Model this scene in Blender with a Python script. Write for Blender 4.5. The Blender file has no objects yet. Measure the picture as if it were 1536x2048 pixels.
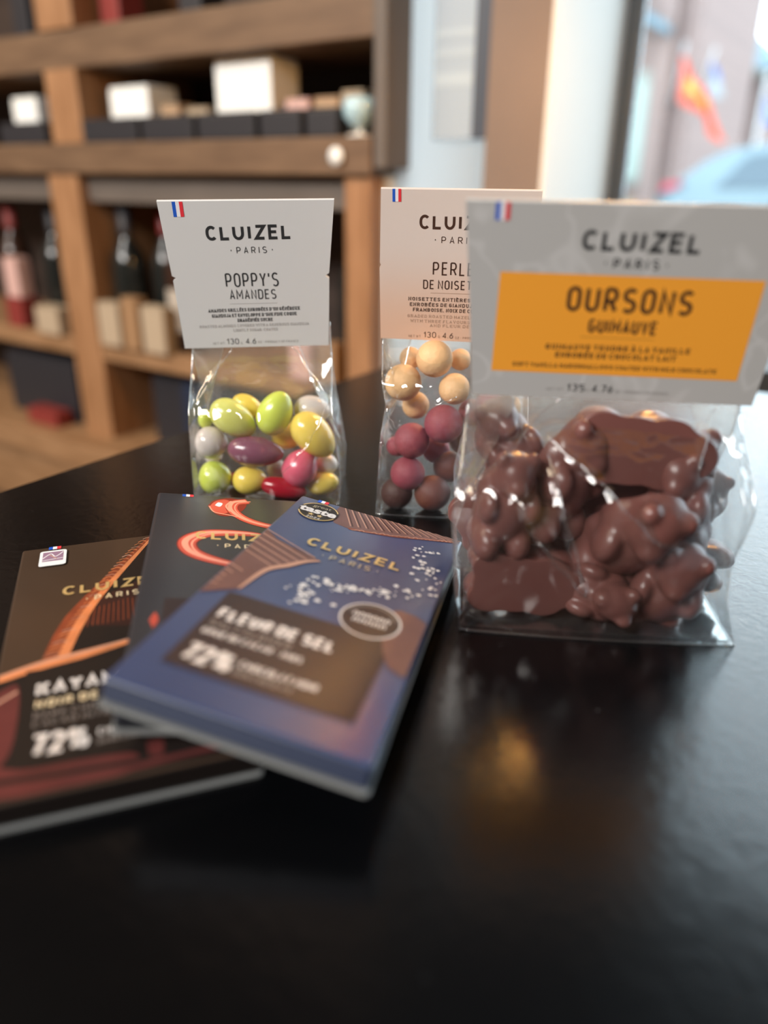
import bpy, bmesh, math, random
from mathutils import Vector, Matrix, noise
random.seed(7)
PI = math.pi
S = bpy.context.scene
C = S.collection

# ------------------------------------------------------------------ camera, world, lights, exposure
CAM_YAW, CAM_PITCH, CAM_ROLL, CAM_Z, F_PX = math.radians(33.7), math.radians(23.4), math.radians(.5), .908, 1540.0
TABLE_Z = .75

def camera():
    cd = bpy.data.cameras.new('camera')
    cam = bpy.data.objects.new('camera', cd)
    C.objects.link(cam)
    c, s = math.cos(CAM_PITCH), math.sin(CAM_PITCH)
    fw, up, rt = Vector((0, c, -s)), Vector((0, s, c)), Vector((1, 0, 0))
    r2 = rt * math.cos(CAM_ROLL) + up * math.sin(CAM_ROLL)
    u2 = up * math.cos(CAM_ROLL) - rt * math.sin(CAM_ROLL)
    m = Matrix.Rotation(CAM_YAW, 3, 'Z') @ Matrix((r2, u2, -fw)).transposed()
    cam.matrix_world = Matrix.Translation((0, 0, CAM_Z)) @ m.to_4x4()
    cd.sensor_fit = 'VERTICAL'
    cd.sensor_height = 36.0
    cd.sensor_width = 27.0
    cd.lens = 36.0 * F_PX / 2048.0
    cd.clip_start = .01
    cd.dof.use_dof = True
    cd.dof.focus_distance = .345
    cd.dof.aperture_fstop = cd.lens / 8.0
    S.camera = cam
camera()

w = bpy.data.worlds.new('world')
S.world = w
w.use_nodes = True
w.node_tree.nodes['Background'].inputs[0].default_value = (.74, .90, 1, 1)
w.node_tree.nodes['Background'].inputs[1].default_value = 6.0

S.view_settings.view_transform = 'Standard'
S.view_settings.look = 'None'
S.view_settings.exposure = 0
S.view_settings.gamma = 1
S.cycles.transparent_max_bounces = 32
S.cycles.max_bounces = 10
S.cycles.use_denoising = True
S.cycles.caustics_reflective = False
S.cycles.sample_clamp_indirect = 6

def area(name, loc, target, sx, sy, power, col):
    l = bpy.data.lights.new(name, 'AREA')
    l.shape = 'RECTANGLE'; l.size = sx; l.size_y = sy; l.energy = power; l.color = col
    o = bpy.data.objects.new(name, l)
    C.objects.link(o)
    o.location = loc
    o.rotation_euler = (Vector(target) - Vector(loc)).to_track_quat('-Z', 'Y').to_euler()
    return o
area('fill_light_shop', (-.9, -2.0, 2.5), (-.5, .7, .8), 1.8, .9, 180, (1, .95, .90))  # unseen soft fill added behind the camera to light the card fronts
area('ceiling_light_counter', (-1.9, -.5, 2.5), (-1.2, 1, .7), .8, .8, 30, (1, .80, .58))

# ------------------------------------------------------------------ materials
def pbr(name, col, rough=.5, metal=0, noise_amt=0, noise_scale=40, bump=0, bump_scale=200, coat=0, coat_rough=.03, spec=None, sss=0, emit=None, estr=0):
    m = bpy.data.materials.new(name)
    m.use_nodes = True
    nt = m.node_tree
    b = nt.nodes['Principled BSDF']
    b.inputs['Base Color'].default_value = (*col, 1)
    b.inputs['Roughness'].default_value = rough
    b.inputs['Metallic'].default_value = metal
    b.inputs['Coat Weight'].default_value = coat
    b.inputs['Coat Roughness'].default_value = coat_rough
    if spec is not None: b.inputs['Specular IOR Level'].default_value = spec
    if sss:
        b.inputs['Subsurface Weight'].default_value = sss
        b.inputs['Subsurface Radius'].default_value = (.002, .001, .0006)
        b.inputs['Subsurface Scale'].default_value = 1
    if emit:
        b.inputs['Emission Color'].default_value = (*emit, 1)
        b.inputs['Emission Strength'].default_value = estr
    tc = nt.nodes.new('ShaderNodeTexCoord')
    if noise_amt:
        n = nt.nodes.new('ShaderNodeTexNoise'); n.inputs['Scale'].default_value = noise_scale; n.inputs['Detail'].default_value = 4
        r = nt.nodes.new('ShaderNodeValToRGB')
        r.color_ramp.elements[0].position = .3; r.color_ramp.elements[1].position = .7
        r.color_ramp.elements[0].color = (*[max(0, c * (1 - noise_amt)) for c in col], 1)
        r.color_ramp.elements[1].color = (*[min(1, c * (1 + noise_amt)) for c in col], 1)
        nt.links.new(tc.outputs['Object'], n.inputs['Vector'])
        nt.links.new(n.outputs['Fac'], r.inputs['Fac'])
        nt.links.new(r.outputs['Color'], b.inputs['Base Color'])
    if bump:
        n2 = nt.nodes.new('ShaderNodeTexNoise'); n2.inputs['Scale'].default_value = bump_scale; n2.inputs['Detail'].default_value = 3
        bp = nt.nodes.new('ShaderNodeBump'); bp.inputs['Strength'].default_value = bump; bp.inputs['Distance'].default_value = .002
        nt.links.new(tc.outputs['Object'], n2.inputs['Vector'])
        nt.links.new(n2.outputs['Fac'], bp.inputs['Height'])
        nt.links.new(bp.outputs['Normal'], b.inputs['Normal'])
    return m

def wood(name, dark, light, scale=6, axis=(1, 12, 12), rough=.55):
    m = pbr(name, light, rough)
    nt = m.node_tree; b = nt.nodes['Principled BSDF']
    tc = nt.nodes.new('ShaderNodeTexCoord'); mp = nt.nodes.new('ShaderNodeMapping'); mp.inputs['Scale'].default_value = axis
    n = nt.nodes.new('ShaderNodeTexNoise'); n.inputs['Scale'].default_value = scale; n.inputs['Detail'].default_value = 5
    r = nt.nodes.new('ShaderNodeValToRGB')
    r.color_ramp.elements[0].position = .35; r.color_ramp.elements[0].color = (*dark, 1)
    r.color_ramp.elements[1].position = .65; r.color_ramp.elements[1].color = (*light, 1)
    nt.links.new(tc.outputs['Object'], mp.inputs['Vector']); nt.links.new(mp.outputs['Vector'], n.inputs['Vector'])
    nt.links.new(n.outputs['Fac'], r.inputs['Fac']); nt.links.new(r.outputs['Color'], b.inputs['Base Color'])
    return m

def film_mat(name, base=.075, edge=.6, milk=.055, rough=.06, bump=.35):
    m = bpy.data.materials.new(name); m.use_nodes = True
    nt = m.node_tree; nt.nodes.clear()
    out = nt.nodes.new('ShaderNodeOutputMaterial')
    tr = nt.nodes.new('ShaderNodeBsdfTransparent'); tr.inputs[0].default_value = (.97, .98, .98, 1)
    gl = nt.nodes.new('ShaderNodeBsdfGlossy'); gl.inputs['Roughness'].default_value = rough; gl.inputs[0].default_value = (1, 1, 1, 1)
    df = nt.nodes.new('ShaderNodeBsdfTranslucent'); df.inputs[0].default_value = (.9, .93, .95, 1)
    lw = nt.nodes.new('ShaderNodeLayerWeight'); lw.inputs['Blend'].default_value = .5
    pw = nt.nodes.new('ShaderNodeMath'); pw.operation = 'POWER'; pw.inputs[1].default_value = 3.5
    mu = nt.nodes.new('ShaderNodeMath'); mu.operation = 'MULTIPLY_ADD'; mu.inputs[1].default_value = edge; mu.inputs[2].default_value = base
    nt.links.new(lw.outputs['Facing'], pw.inputs[0]); nt.links.new(pw.outputs[0], mu.inputs[0])
    tc = nt.nodes.new('ShaderNodeTexCoord')
    mp = nt.nodes.new('ShaderNodeMapping'); mp.inputs['Scale'].default_value = (1, 1, .55)
    n = nt.nodes.new('ShaderNodeTexNoise'); n.inputs['Scale'].default_value = 55; n.inputs['Detail'].default_value = 2; n.inputs['Distortion'].default_value = .8
    bp = nt.nodes.new('ShaderNodeBump'); bp.inputs['Strength'].default_value = bump; bp.inputs['Distance'].default_value = .004
    nt.links.new(tc.outputs['Object'], mp.inputs['Vector']); nt.links.new(mp.outputs['Vector'], n.inputs['Vector'])
    nt.links.new(n.outputs['Fac'], bp.inputs['Height'])
    nt.links.new(bp.outputs['Normal'], gl.inputs['Normal']); nt.links.new(bp.outputs['Normal'], lw.inputs['Normal'])
    m1 = nt.nodes.new('ShaderNodeMixShader'); m1.inputs[0].default_value = milk
    nt.links.new(tr.outputs[0], m1.inputs[1]); nt.links.new(df.outputs[0], m1.inputs[2])
    m2 = nt.nodes.new('ShaderNodeMixShader')
    nt.links.new(mu.outputs[0], m2.inputs[0]); nt.links.new(m1.outputs[0], m2.inputs[1]); nt.links.new(gl.outputs[0], m2.inputs[2])
    nt.links.new(m2.outputs[0], out.inputs[0])
    return m

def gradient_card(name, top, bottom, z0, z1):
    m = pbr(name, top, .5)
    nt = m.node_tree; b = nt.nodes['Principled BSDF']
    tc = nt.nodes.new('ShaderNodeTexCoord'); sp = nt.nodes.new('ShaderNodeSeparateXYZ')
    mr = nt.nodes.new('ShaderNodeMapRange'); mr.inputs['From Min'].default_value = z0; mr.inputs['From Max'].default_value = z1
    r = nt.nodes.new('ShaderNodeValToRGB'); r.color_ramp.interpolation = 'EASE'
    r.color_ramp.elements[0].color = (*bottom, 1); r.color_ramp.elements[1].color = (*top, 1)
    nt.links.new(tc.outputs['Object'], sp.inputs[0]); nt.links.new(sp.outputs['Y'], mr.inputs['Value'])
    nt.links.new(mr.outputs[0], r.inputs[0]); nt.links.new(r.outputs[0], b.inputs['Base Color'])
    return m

def marbled_card(name, col, vein):
    m = pbr(name, col, .45)
    nt = m.node_tree; b = nt.nodes['Principled BSDF']
    tc = nt.nodes.new('ShaderNodeTexCoord')
    n = nt.nodes.new('ShaderNodeTexNoise'); n.inputs['Scale'].default_value = 26; n.inputs['Detail'].default_value = 2; n.inputs['Distortion'].default_value = 1.2
    r = nt.nodes.new('ShaderNodeValToRGB')
    e = r.color_ramp.elements
    e[0].position = .47; e[0].color = (*col, 1); e[1].position = .53; e[1].color = (*col, 1)
    k = e.new(.5); k.color = (*vein, 1)
    nt.links.new(tc.outputs['Object'], n.inputs['Vector']); nt.links.new(n.outputs['Fac'], r.inputs[0]); nt.links.new(r.outputs[0], b.inputs['Base Color'])
    return m

def table_mat():
    m = pbr('black_table', (.0015, .0017, .0022), .22, spec=.5)
    nt = m.node_tree; b = nt.nodes['Principled BSDF']
    tc = nt.nodes.new('ShaderNodeTexCoord')
    v = nt.nodes.new('ShaderNodeTexNoise'); v.inputs['Scale'].default_value = 210; v.inputs['Detail'].default_value = 2; v.inputs['Distortion'].default_value = .6
    n = nt.nodes.new('ShaderNodeTexNoise'); n.inputs['Scale'].default_value = 60; n.inputs['Detail'].default_value = 3
    ad = nt.nodes.new('ShaderNodeMath'); ad.operation = 'MULTIPLY_ADD'; ad.inputs[1].default_value = .6
    bp = nt.nodes.new('ShaderNodeBump'); bp.inputs['Strength'].default_value = .3; bp.inputs['Distance'].default_value = .0004
    nt.links.new(tc.outputs['Object'], v.inputs['Vector']); nt.links.new(tc.outputs['Object'], n.inputs['Vector'])
    nt.links.new(n.outputs['Fac'], ad.inputs[0]); nt.links.new(v.outputs['Fac'], ad.inputs[2])
    nt.links.new(ad.outputs[0], bp.inputs['Height']); nt.links.new(bp.outputs['Normal'], b.inputs['Normal'])
    # pale dust specks
    d = nt.nodes.new('ShaderNodeTexVoronoi'); d.inputs['Scale'].default_value = 38
    r = nt.nodes.new('ShaderNodeValToRGB'); r.color_ramp.elements[0].position = .012; r.color_ramp.elements[0].color = (.09, .09, .095, 1)
    r.color_ramp.elements[1].position = .02; r.color_ramp.elements[1].color = (.0015, .0017, .0022, 1)
    nt.links.new(tc.outputs['Object'], d.inputs['Vector']); nt.links.new(d.outputs['Distance'], r.inputs[0]); nt.links.new(r.outputs[0], b.inputs['Base Color'])
    return m

def brick_mat():
    m = pbr('brick', (.4, .2, .15), .85)
    nt = m.node_tree; b = nt.nodes['Principled BSDF']
    tc = nt.nodes.new('ShaderNodeTexCoord'); mp = nt.nodes.new('ShaderNodeMapping'); mp.inputs['Rotation'].default_value = (PI / 2, 0, 0)
    k = nt.nodes.new('ShaderNodeTexBrick'); k.inputs['Scale'].default_value = 4
    k.inputs['Color1'].default_value = (.27, .175, .155, 1); k.inputs['Color2'].default_value = (.23, .15, .135, 1); k.inputs['Mortar'].default_value = (.24, .21, .195, 1)
    nt.links.new(tc.outputs['Object'], mp.inputs[0]); nt.links.new(mp.outputs[0], k.inputs[0]); nt.links.new(k.outputs[0], b.inputs['Base Color'])
    return m

def glass_mat(name, base=.05):
    return film_mat(name, base, .5, 0, .01, 0)

def lin(r, g, b):
    f = lambda c: (c / 255 / 12.92) if c / 255 <= .04045 else ((c / 255 + .055) / 1.055) ** 2.4
    return (f(r), f(g), f(b))

M = dict(
    table=table_mat(), dark_metal=pbr('dark_metal', (.02, .02, .022), .4, .6),
    tan_wall=pbr('tan_wall', (.19, .145, .12), .8, 0, .06, 8), white_paint=pbr('white_paint', (.66, .67, .65), .6),
    dark_ceiling=pbr('dark_ceiling', (.06, .06, .065), .9), floor=wood('floor_boards', (.16, .09, .05), (.26, .16, .09), 3),
    frame=pbr('window_frame_paint', (.06, .078, .098), .45), black_panel=pbr('black_panel', (.012, .014, .016), .5),
    pane=glass_mat('window_glass', .03),
    wood=wood('shelf_wood', lin(98, 75, 55), lin(116, 91, 68), 5, (2, 14, 14)), wood_light=wood('pale_shelf_wood', lin(134, 100, 68), lin(158, 122, 88), 5, (2, 14, 14)), wood_dark=wood('shelf_wood_dark', (.03, .02, .016), (.055, .036, .028), 5),
    wood_post=wood('post_wood', lin(138, 98, 64), lin(164, 122, 86), 5, (14, 14, 2)), panel_end=pbr('cabinet_end', (.12, .10, .085), .6, 0, .1, 10),
    film=film_mat('clear_film'), film_soft=film_mat('crumpled_film', .08, .6, .11, .10, .6), base_film=film_mat('base_film', .16, .7, .05, .12, .2), seam=film_mat('film_seam', .30, .6, .10, .12, .2),
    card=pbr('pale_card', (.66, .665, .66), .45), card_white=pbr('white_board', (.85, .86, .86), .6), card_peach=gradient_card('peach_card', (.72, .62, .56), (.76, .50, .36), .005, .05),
    card_marble=marbled_card('marbled_card', (.49, .487, .477), (.57, .567, .56)), orange=pbr('orange_print', (.95, .39, .04), .45),
    ink=pbr('black_ink', (.02, .022, .024), .5), ink_brown=pbr('brown_ink', (.055, .022, .012), .5), ink_grey=pbr('grey_ink', (.36, .35, .34), .5),
    ink_rose=pbr('faded_ink', (.40, .25, .17), .5), rule_orange=pbr('rule_orange', (.55, .24, .03), .5),
    blue=pbr('flag_blue', (.012, .10, .55), .5), white=pbr('flag_white', (.85, .85, .88), .5), red=pbr('flag_red', (.75, .035, .05), .5),
    gold=pbr('gold_foil', (.85, .62, .27), .36, .55), gold_pale=pbr('pale_gold_foil', (.75, .66, .48), .3, .8),
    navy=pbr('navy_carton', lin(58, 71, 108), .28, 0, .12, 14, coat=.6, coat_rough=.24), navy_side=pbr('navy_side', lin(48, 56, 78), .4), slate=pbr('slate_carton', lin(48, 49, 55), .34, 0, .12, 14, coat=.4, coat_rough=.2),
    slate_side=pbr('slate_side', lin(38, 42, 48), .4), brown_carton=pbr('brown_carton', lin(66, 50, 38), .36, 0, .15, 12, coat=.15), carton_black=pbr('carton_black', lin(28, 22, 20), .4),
    carton_edge=pbr('carton_edge', (.22, .23, .23), .5), box_brown=pbr('title_panel', lin(50, 40, 42), .4), box_black=pbr('title_panel_black', lin(30, 24, 21), .4),
    choc=pbr('printed_chocolate', lin(112, 78, 72), .4, 0, .12, 60), choc_dark=pbr('printed_dark_chocolate', lin(52, 28, 24), .4, 0, .2, 60), choc_line=pbr('printed_highlight', lin(196, 150, 128), .4),
    copper=pbr('printed_copper', lin(205, 128, 82), .4, 0, .2, 120), copper_dark=pbr('printed_copper_dark', lin(128, 62, 38), .4, 0, .2, 120), rust=pbr('printed_rust', lin(92, 44, 42), .4, 0, .25, 40),
    coral=pbr('printed_coral', lin(196, 82, 66), .35, 0, .12, 60), coral_light=pbr('printed_coral_light', lin(240, 158, 136), .35), coral_dark=pbr('printed_coral_dark', lin(126, 32, 24), .35),
    salt=pbr('printed_salt', (.86, .84, .84), .4), lettering=pbr('white_lettering', (.74, .70, .68), .5), lettering_dim=pbr('dim_lettering', (.30, .26, .24), .5), lettering_gold=pbr('gold_lettering', (.76, .62, .40), .4),
    pink_print=pbr('printed_mauve', lin(150, 116, 140), .5),
    brass=pbr('brass_shade', (.75, .42, .12), .3, 1), bulb=pbr('lamp_bulb', (1, .8, .5), .3, emit=(1, .50, .13), estr=110), cable=pbr('black_cable', (.02, .02, .02), .6),
    chocolate=pbr('milk_chocolate', lin(106, 67, 62), .30, 0, .10, 30, .12, 60, spec=.45),
    bottle=pbr('dark_bottle_glass', (.012, .014, .013), .15, spec=.6), bottle_brown=pbr('brown_bottle_glass', (.035, .016, .010), .2),
    capsule=pbr('red_capsule', (.20, .02, .02), .4), label_paper=pbr('bottle_label', (.45, .40, .34), .6), kraft=pbr('kraft_board', lin(150, 116, 82), .7), cream_box=pbr('cream_board', (.42, .33, .23), .6),
    white_box=pbr('white_pack', (.88, .90, .88), .5), dark_box=pbr('dark_pack', (.02, .02, .025), .5), navy_box=pbr('navy_pack', (.012, .022, .05), .5), red_box=pbr('red_pack', (.22, .03, .025), .5), pink_box=pbr('pink_pack', (.62, .40, .36), .5), tan_box=pbr('tan_pack', (.42, .28, .17), .6),
    reflection_glass=pbr('window_reflection_glass', (.42, .62, .70), .12, spec=.8), poster=pbr('grey_blue_print', (.33, .41, .49), .5), poster_dark=pbr('dark_print', (.05, .06, .08), .5), poster_light=pbr('pale_print', (.40, .49, .56), .5),
    brick=brick_mat(), slate_roof=pbr('slate_roof', (.12, .19, .235), .6), render_wall=pbr('pale_stone', (.55, .52, .46), .8), paving=pbr('paving', (.2, .2, .2), .9, 0, .1, 2), leaf=pbr('leaf', (.09, .17, .05), .7, 0, .3, 6),
    car=pbr('silver_blue_paint', (.13, .18, .205), .25, .35, coat=.6), car_glass=pbr('car_window', (.07, .10, .125), .1), tyre=pbr('tyre', (.02, .02, .022), .8), alloy=pbr('alloy', (.5, .55, .58), .3, .6), tail=pbr('tail_lens', (.45, .03, .06), .2),
    flag_orange=pbr('red_cloth', (.62, .09, .05), .8), flag_yellow=pbr('yellow_cloth', (.8, .48, .08), .8), pole=pbr('pale_pole', (.6, .6, .6), .5), stone_trim=pbr('stone_trim', (.27, .28, .25), .8), window_pale=pbr('pale_window', (.30, .36, .32), .4), cloth_white=pbr('white_cloth', (.34, .36, .38), .8), cloth_blue=pbr('blue_cloth', (.10, .16, .40), .8), cloth_red=pbr('crimson_cloth', (.55, .05, .08), .8), tan_stone=pbr('tan_stone', (.28, .21, .14), .8),
)
tr = bpy.data.materials.new('frosted_glass'); tr.use_nodes = True
_n = tr.node_tree; _n.nodes.clear()
_o = _n.nodes.new('ShaderNodeOutputMaterial'); _t = _n.nodes.new('ShaderNodeBsdfTranslucent'); _t.inputs[0].default_value = (.92, .92, .90, 1)
_d = _n.nodes.new('ShaderNodeBsdfDiffuse'); _d.inputs[0].default_value = (.5, .52, .52, 1); _m = _n.nodes.new('ShaderNodeMixShader'); _m.inputs[0].default_value = .2
_n.links.new(_t.outputs[0], _m.inputs[1]); _n.links.new(_d.outputs[0], _m.inputs[2]); _n.links.new(_m.outputs[0], _o.inputs[0])
M['frosted'] = tr
SUGAR = {k: pbr('sugar_' + k, lin(*c), .22, 0, .07, 70, .03, 300, coat=.4, sss=.12) for k, c in dict(
    yellow_green=(218, 220, 118), lime=(206, 220, 92), yellow=(240, 212, 96), grey=(214, 204, 198), purple=(134, 80, 102), pink=(220, 100, 124), red=(170, 22, 44)).items()}
PEARL = {k: pbr('pearl_' + k, lin(*c), .62, 0, .14, 55, .25, 350) for k, c in dict(cream=(228, 184, 134), rose=(142, 64, 76), cocoa=(70, 44, 40), russet=(98, 52, 42)).items()}

# ------------------------------------------------------------------ mesh helpers
class MB:
    def __init__(s): s.v, s.f, s.m, s.sm = [], [], [], []
    def add(s, vs, fs, mat=0, smooth=False, mx=None):
        o = len(s.v)
        s.v += [tuple(mx @ Vector(p)) if mx else tuple(p) for p in vs]
        s.f += [tuple(o + i for i in f) for f in fs]
        s.m += [mat] * len(fs); s.sm += [smooth] * len(fs)
    def box(s, x0, x1, y0, y1, z0, z1, mat=0, mx=None):
        v = [(x, y, z) for z in (z0, z1) for y in (y0, y1) for x in (x0, x1)]
        s.add(v, [(0, 2, 3, 1), (4, 5, 7, 6), (0, 1, 5, 4), (2, 6, 7, 3), (0, 4, 6, 2), (1, 3, 7, 5)], mat, False, mx)
    def prism(s, pts, z0, z1, mat=0, mx=None, side=None):
        n = len(pts)
        s.add([(x, y, z0) for x, y in pts] + [(x, y, z1) for x, y in pts],
              [tuple(range(n - 1, -1, -1)), tuple(range(n, 2 * n))], mat, False, mx)
        o = len(s.v) - 2 * n
        s.f += [(o + i, o + (i + 1) % n, o + n + (i + 1) % n, o + n + i) for i in range(n)]
        s.m += [mat if side is None else side] * n; s.sm += [False] * n
    def flat(s, pts, z, mat=0):
        s.add([(x, y, z) for x, y in pts], [tuple(range(len(pts)))], mat)
    def lathe(s, prof, mat=0, n=24, mx=None, closed=False):
        vs, fs = [], []
        for r, z in prof: vs += [(r * math.cos(2 * PI * i / n), r * math.sin(2 * PI * i / n), z) for i in range(n)]
        for k in range(len(prof) - 1):
            fs += [(k * n + i, k * n + (i + 1) % n, (k + 1) * n + (i + 1) % n, (k + 1) * n + i) for i in range(n)]
        if closed:
            fs.append(tuple(range(n - 1, -1, -1))); fs.append(tuple((len(prof) - 1) * n + i for i in range(n)))
        s.add(vs, fs, mat, True, mx)
    def tube(s, pts, r, mat=0, n=8):
        pts = [Vector(p) for p in pts]; vs, fs = [], []
        for i, p in enumerate(pts):
            d = (pts[min(i + 1, len(pts) - 1)] - pts[max(i - 1, 0)]).normalized()
            a = d.cross(Vector((0, 0, 1)) if abs(d.z) < .9 else Vector((1, 0, 0))).normalized(); b = d.cross(a)
            vs += [tuple(p + a * r * math.cos(2 * PI * k / n) + b * r * math.sin(2 * PI * k / n)) for k in range(n)]
        for i in range(len(pts) - 1):
            fs += [(i * n + k, i * n + (k + 1) % n, (i + 1) * n + (k + 1) % n, (i + 1) * n + k) for k in range(n)]
        fs += [tuple(range(n - 1, -1, -1)), tuple((len(pts) - 1) * n + k for k in range(n))]
        s.add(vs, fs, mat, True)
    def build(s, name, mats, parent=None, mx=None, bevel=0, seg=2):
        me = bpy.data.meshes.new(name)
        me.from_pydata(s.v, [], s.f)
        for m in (mats if isinstance(mats, (list, tuple)) else [mats]): me.materials.append(m)
        me.polygons.foreach_set('material_index', s.m); me.polygons.foreach_set('use_smooth', s.sm)
        me.update()
        o = bpy.data.objects.new(name, me)
        C.objects.link(o)
        if parent: o.parent = parent
        if mx is not None: o.matrix_local = mx
        if bevel:
            b = o.modifiers.new('bevel', 'BEVEL'); b.width = bevel; b.segments = seg; b.limit_method = 'ANGLE'
        return o

def tag(o, label=None, cat=None, group=None, kind=None):
    if label: o['label'] = label
    if cat: o['category'] = cat
    if group: o['group'] = group
    if kind: o['kind'] = kind
    return o
def thing(name, label, cat, mx=None, group=None):
    o = bpy.data.objects.new(name, None); o.empty_display_size = .02
    C.objects.link(o)
    if mx is not None: o.matrix_world = mx
    return tag(o, label, cat, group)
def T(x, y, z): return Matrix.Translation((x, y, z))
def simple_box(name, x0, x1, y0, y1, z0, z1, mat, parent=None, bevel=0):
    cx, cy = (x0 + x1) / 2, (y0 + y1) / 2
    b = MB(); b.box(x0 - cx, x1 - cx, y0 - cy, y1 - cy, 0, z1 - z0)
    return b.build(name, mat, parent, T(cx, cy, z0), bevel)
def structure(o): return tag(o, kind='structure')

def ellipsoid(rx, ry, rz, nu=28, nv=16, egg=0):
    vs, fs = [(-rx, 0, 0)], []
    for j in range(1, nv):
        t = PI * j / nv; x = -math.cos(t); q = math.sin(t) * (1 - egg * x)
        vs += [(rx * x, ry * q * math.cos(2 * PI * i / nu), rz * q * math.sin(2 * PI * i / nu)) for i in range(nu)]
    vs.append((rx, 0, 0))
    fs += [(0, 1 + (i + 1) % nu, 1 + i) for i in range(nu)]
    for j in range(nv - 2):
        a = 1 + j * nu
        fs += [(a + i, a + (i + 1) % nu, a + nu + (i + 1) % nu, a + nu + i) for i in range(nu)]
    a = 1 + (nv - 2) * nu
    fs += [(a + i, a + (i + 1) % nu, len(vs) - 1) for i in range(nu)]
    return vs, fs

# ------------------------------------------------------------------ printed lettering (stroked capitals)
def arc(cx, cy, rx, ry, a0, a1, n=10):
    return [(cx + rx * math.cos(math.radians(a0 + (a1 - a0) * i / n)), cy + ry * math.sin(math.radians(a0 + (a1 - a0) * i / n))) for i in range(n + 1)]
WIDTH = dict(I=0, M=1.35, W=1.5, L=.85, E=.88, F=.85, J=.8, T=1.0, Z=.95)
WIDTH.update({'1': .45, '.': 0, ',': 0, "'": .05, '-': .5, '·': 0, '%': 1.6, ' ': .55})
def glyph(ch, w):
    r = w / 2; ry = min(.5, max(.24, w / 2)); y1, y0 = 1 - ry, ry
    if ch in 'ÉÈÀ':
        st = glyph({'É': 'E', 'È': 'E', 'À': 'A'}[ch], w)
        return st + [[(r - .02, 1.12), (r + .16, 1.28)] if ch == 'É' else [(r + .02, 1.12), (r - .16, 1.28)]]
    O = arc(r, y1, r, ry, 0, 180) + arc(r, y0, r, ry, 180, 360) + [(w, y1)]
    B = lambda lo, hi: [(0, hi), (w * .55, hi)] + arc(w * .55, (hi + lo) / 2, w * .42, (hi - lo) / 2, 90, -90)[1:] + [(0, lo)]
    Sg = arc(r, 1 - .25, r, .25, 35, 180)[:-1] + [(0, .75)] + arc(r, .75, r, .25, 180, 250, 4)[1:] + arc(r, .25, r, .25, 70, 0, 4) + arc(r, .25, r, .25, 0, -145)[1:]
    G = {
        'A': [[(0, 0), (r, 1), (w, 0)], [(w * .17, .3), (w * .83, .3)]],
        'B': [[(0, 0), (0, 1)], B(.53, 1), B(0, .53)],
        'C': [arc(r, y1, r, ry, 42, 180) + arc(r, y0, r, ry, 180, 318)],
        'D': [[(0, 0), (0, 1), (w - min(r, .4), 1)] + arc(w - min(r, .4), 1 - min(r, .4), min(r, .4), min(r, .4), 90, 0)[1:] + arc(w - min(r, .4), min(r, .4), min(r, .4), min(r, .4), 0, -90) + [(0, 0)]],
        'E': [[(w, 1), (0, 1), (0, 0), (w, 0)], [(0, .52), (w * .88, .52)]],
        'F': [[(w, 1), (0, 1), (0, 0)], [(0, .5), (w * .85, .5)]],
        'G': [arc(r, y1, r, ry, 42, 180) + arc(r, y0, r, ry, 180, 360) + [(w, .47), (r, .47)]],
        'H': [[(0, 0), (0, 1)], [(w, 0), (w, 1)], [(0, .5), (w, .5)]],
        'I': [[(0, 0), (0, 1)]],
        'J': [[(w, 1), (w, y0)] + arc(r, y0, r, ry, 0, -170)],
        'K': [[(0, 0), (0, 1)], [(w, 1), (0, .4)], [(w * .3, .58), (w, 0)]],
        'L': [[(0, 1), (0, 0), (w, 0)]],
        'M': [[(0, 0), (0, 1), (r, .3), (w, 1), (w, 0)]],
        'N': [[(0, 0), (0, 1), (w, 0), (w, 1)]],
        'O': [O], 'Q': [O, [(w * .6, .25), (w, -.05)]], '0': [O],
        'P': [[(0, 0), (0, 1)], B(.42, 1)],
        'R': [[(0, 0), (0, 1)], B(.45, 1), [(w * .5, .45), (w, 0)]],
        'S': [Sg],
        'T': [[(0, 1), (w, 1)], [(r, 1), (r, 0)]],
        'U': [[(0, 1)] + arc(r, y0, r, ry, 180, 360) + [(w, 1)]],
        'V': [[(0, 1), (r, 0), (w, 1)]],
        'W': [[(0, 1), (w * .25, 0), (r, .8), (w * .75, 0), (w, 1)]],
        'X': [[(0, 0), (w, 1)], [(0, 1), (w, 0)]],
        'Y': [[(0, 1), (r, .45), (w, 1)], [(r, .45), (r, 0)]],
        'Z': [[(0, 1), (w, 1), (0, 0), (w, 0)]],
        '1': [[(0, .75), (w, 1), (w, 0)]],
        '2': [arc(r, 1 - .27, r, .27, 170, -25) + [(0, 0), (w, 0)]],
        '3': [arc(r, .76, r * .95, .24, 150, -90), arc(r, .26, r, .26, 90, -150)],
        '4': [[(w * .75, 0), (w * .75, 1), (0, .25), (w, .25)]],
        '5': [[(w, 1), (0, 1), (0, .55)] + arc(r, .32, r, .32, 110, -145)],
        '6': [[(w * .8, 1), (w * .1, .5)], arc(r, .3, r, .3, 0, 360)],
        '7': [[(0, 1), (w, 1), (w * .35, 0)]],
        '8': [arc(r, .75, r * .9, .25, 0, 360), arc(r, .25, r, .25, 0, 360)],
        '9': [[(w * .2, 0), (w * .9, .5)], arc(r, .7, r, .3, 0, 360)],
        '%': [arc(w * .2, .77, w * .17, .22, 0, 360), arc(w * .8, .23, w * .17, .22, 0, 360), [(w * .2, 0), (w * .8, 1)]],
        '.': [[(0, 0), (0, .1)]], ',': [[(0, .1), (-.06, -.15)]], "'": [[(0, 1), (0, .72)]], '-': [[(0, .5), (w, .5)]], '·': [[(-.06, .45), (.06, .45)]],
    }
    return G.get(ch, [])

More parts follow.
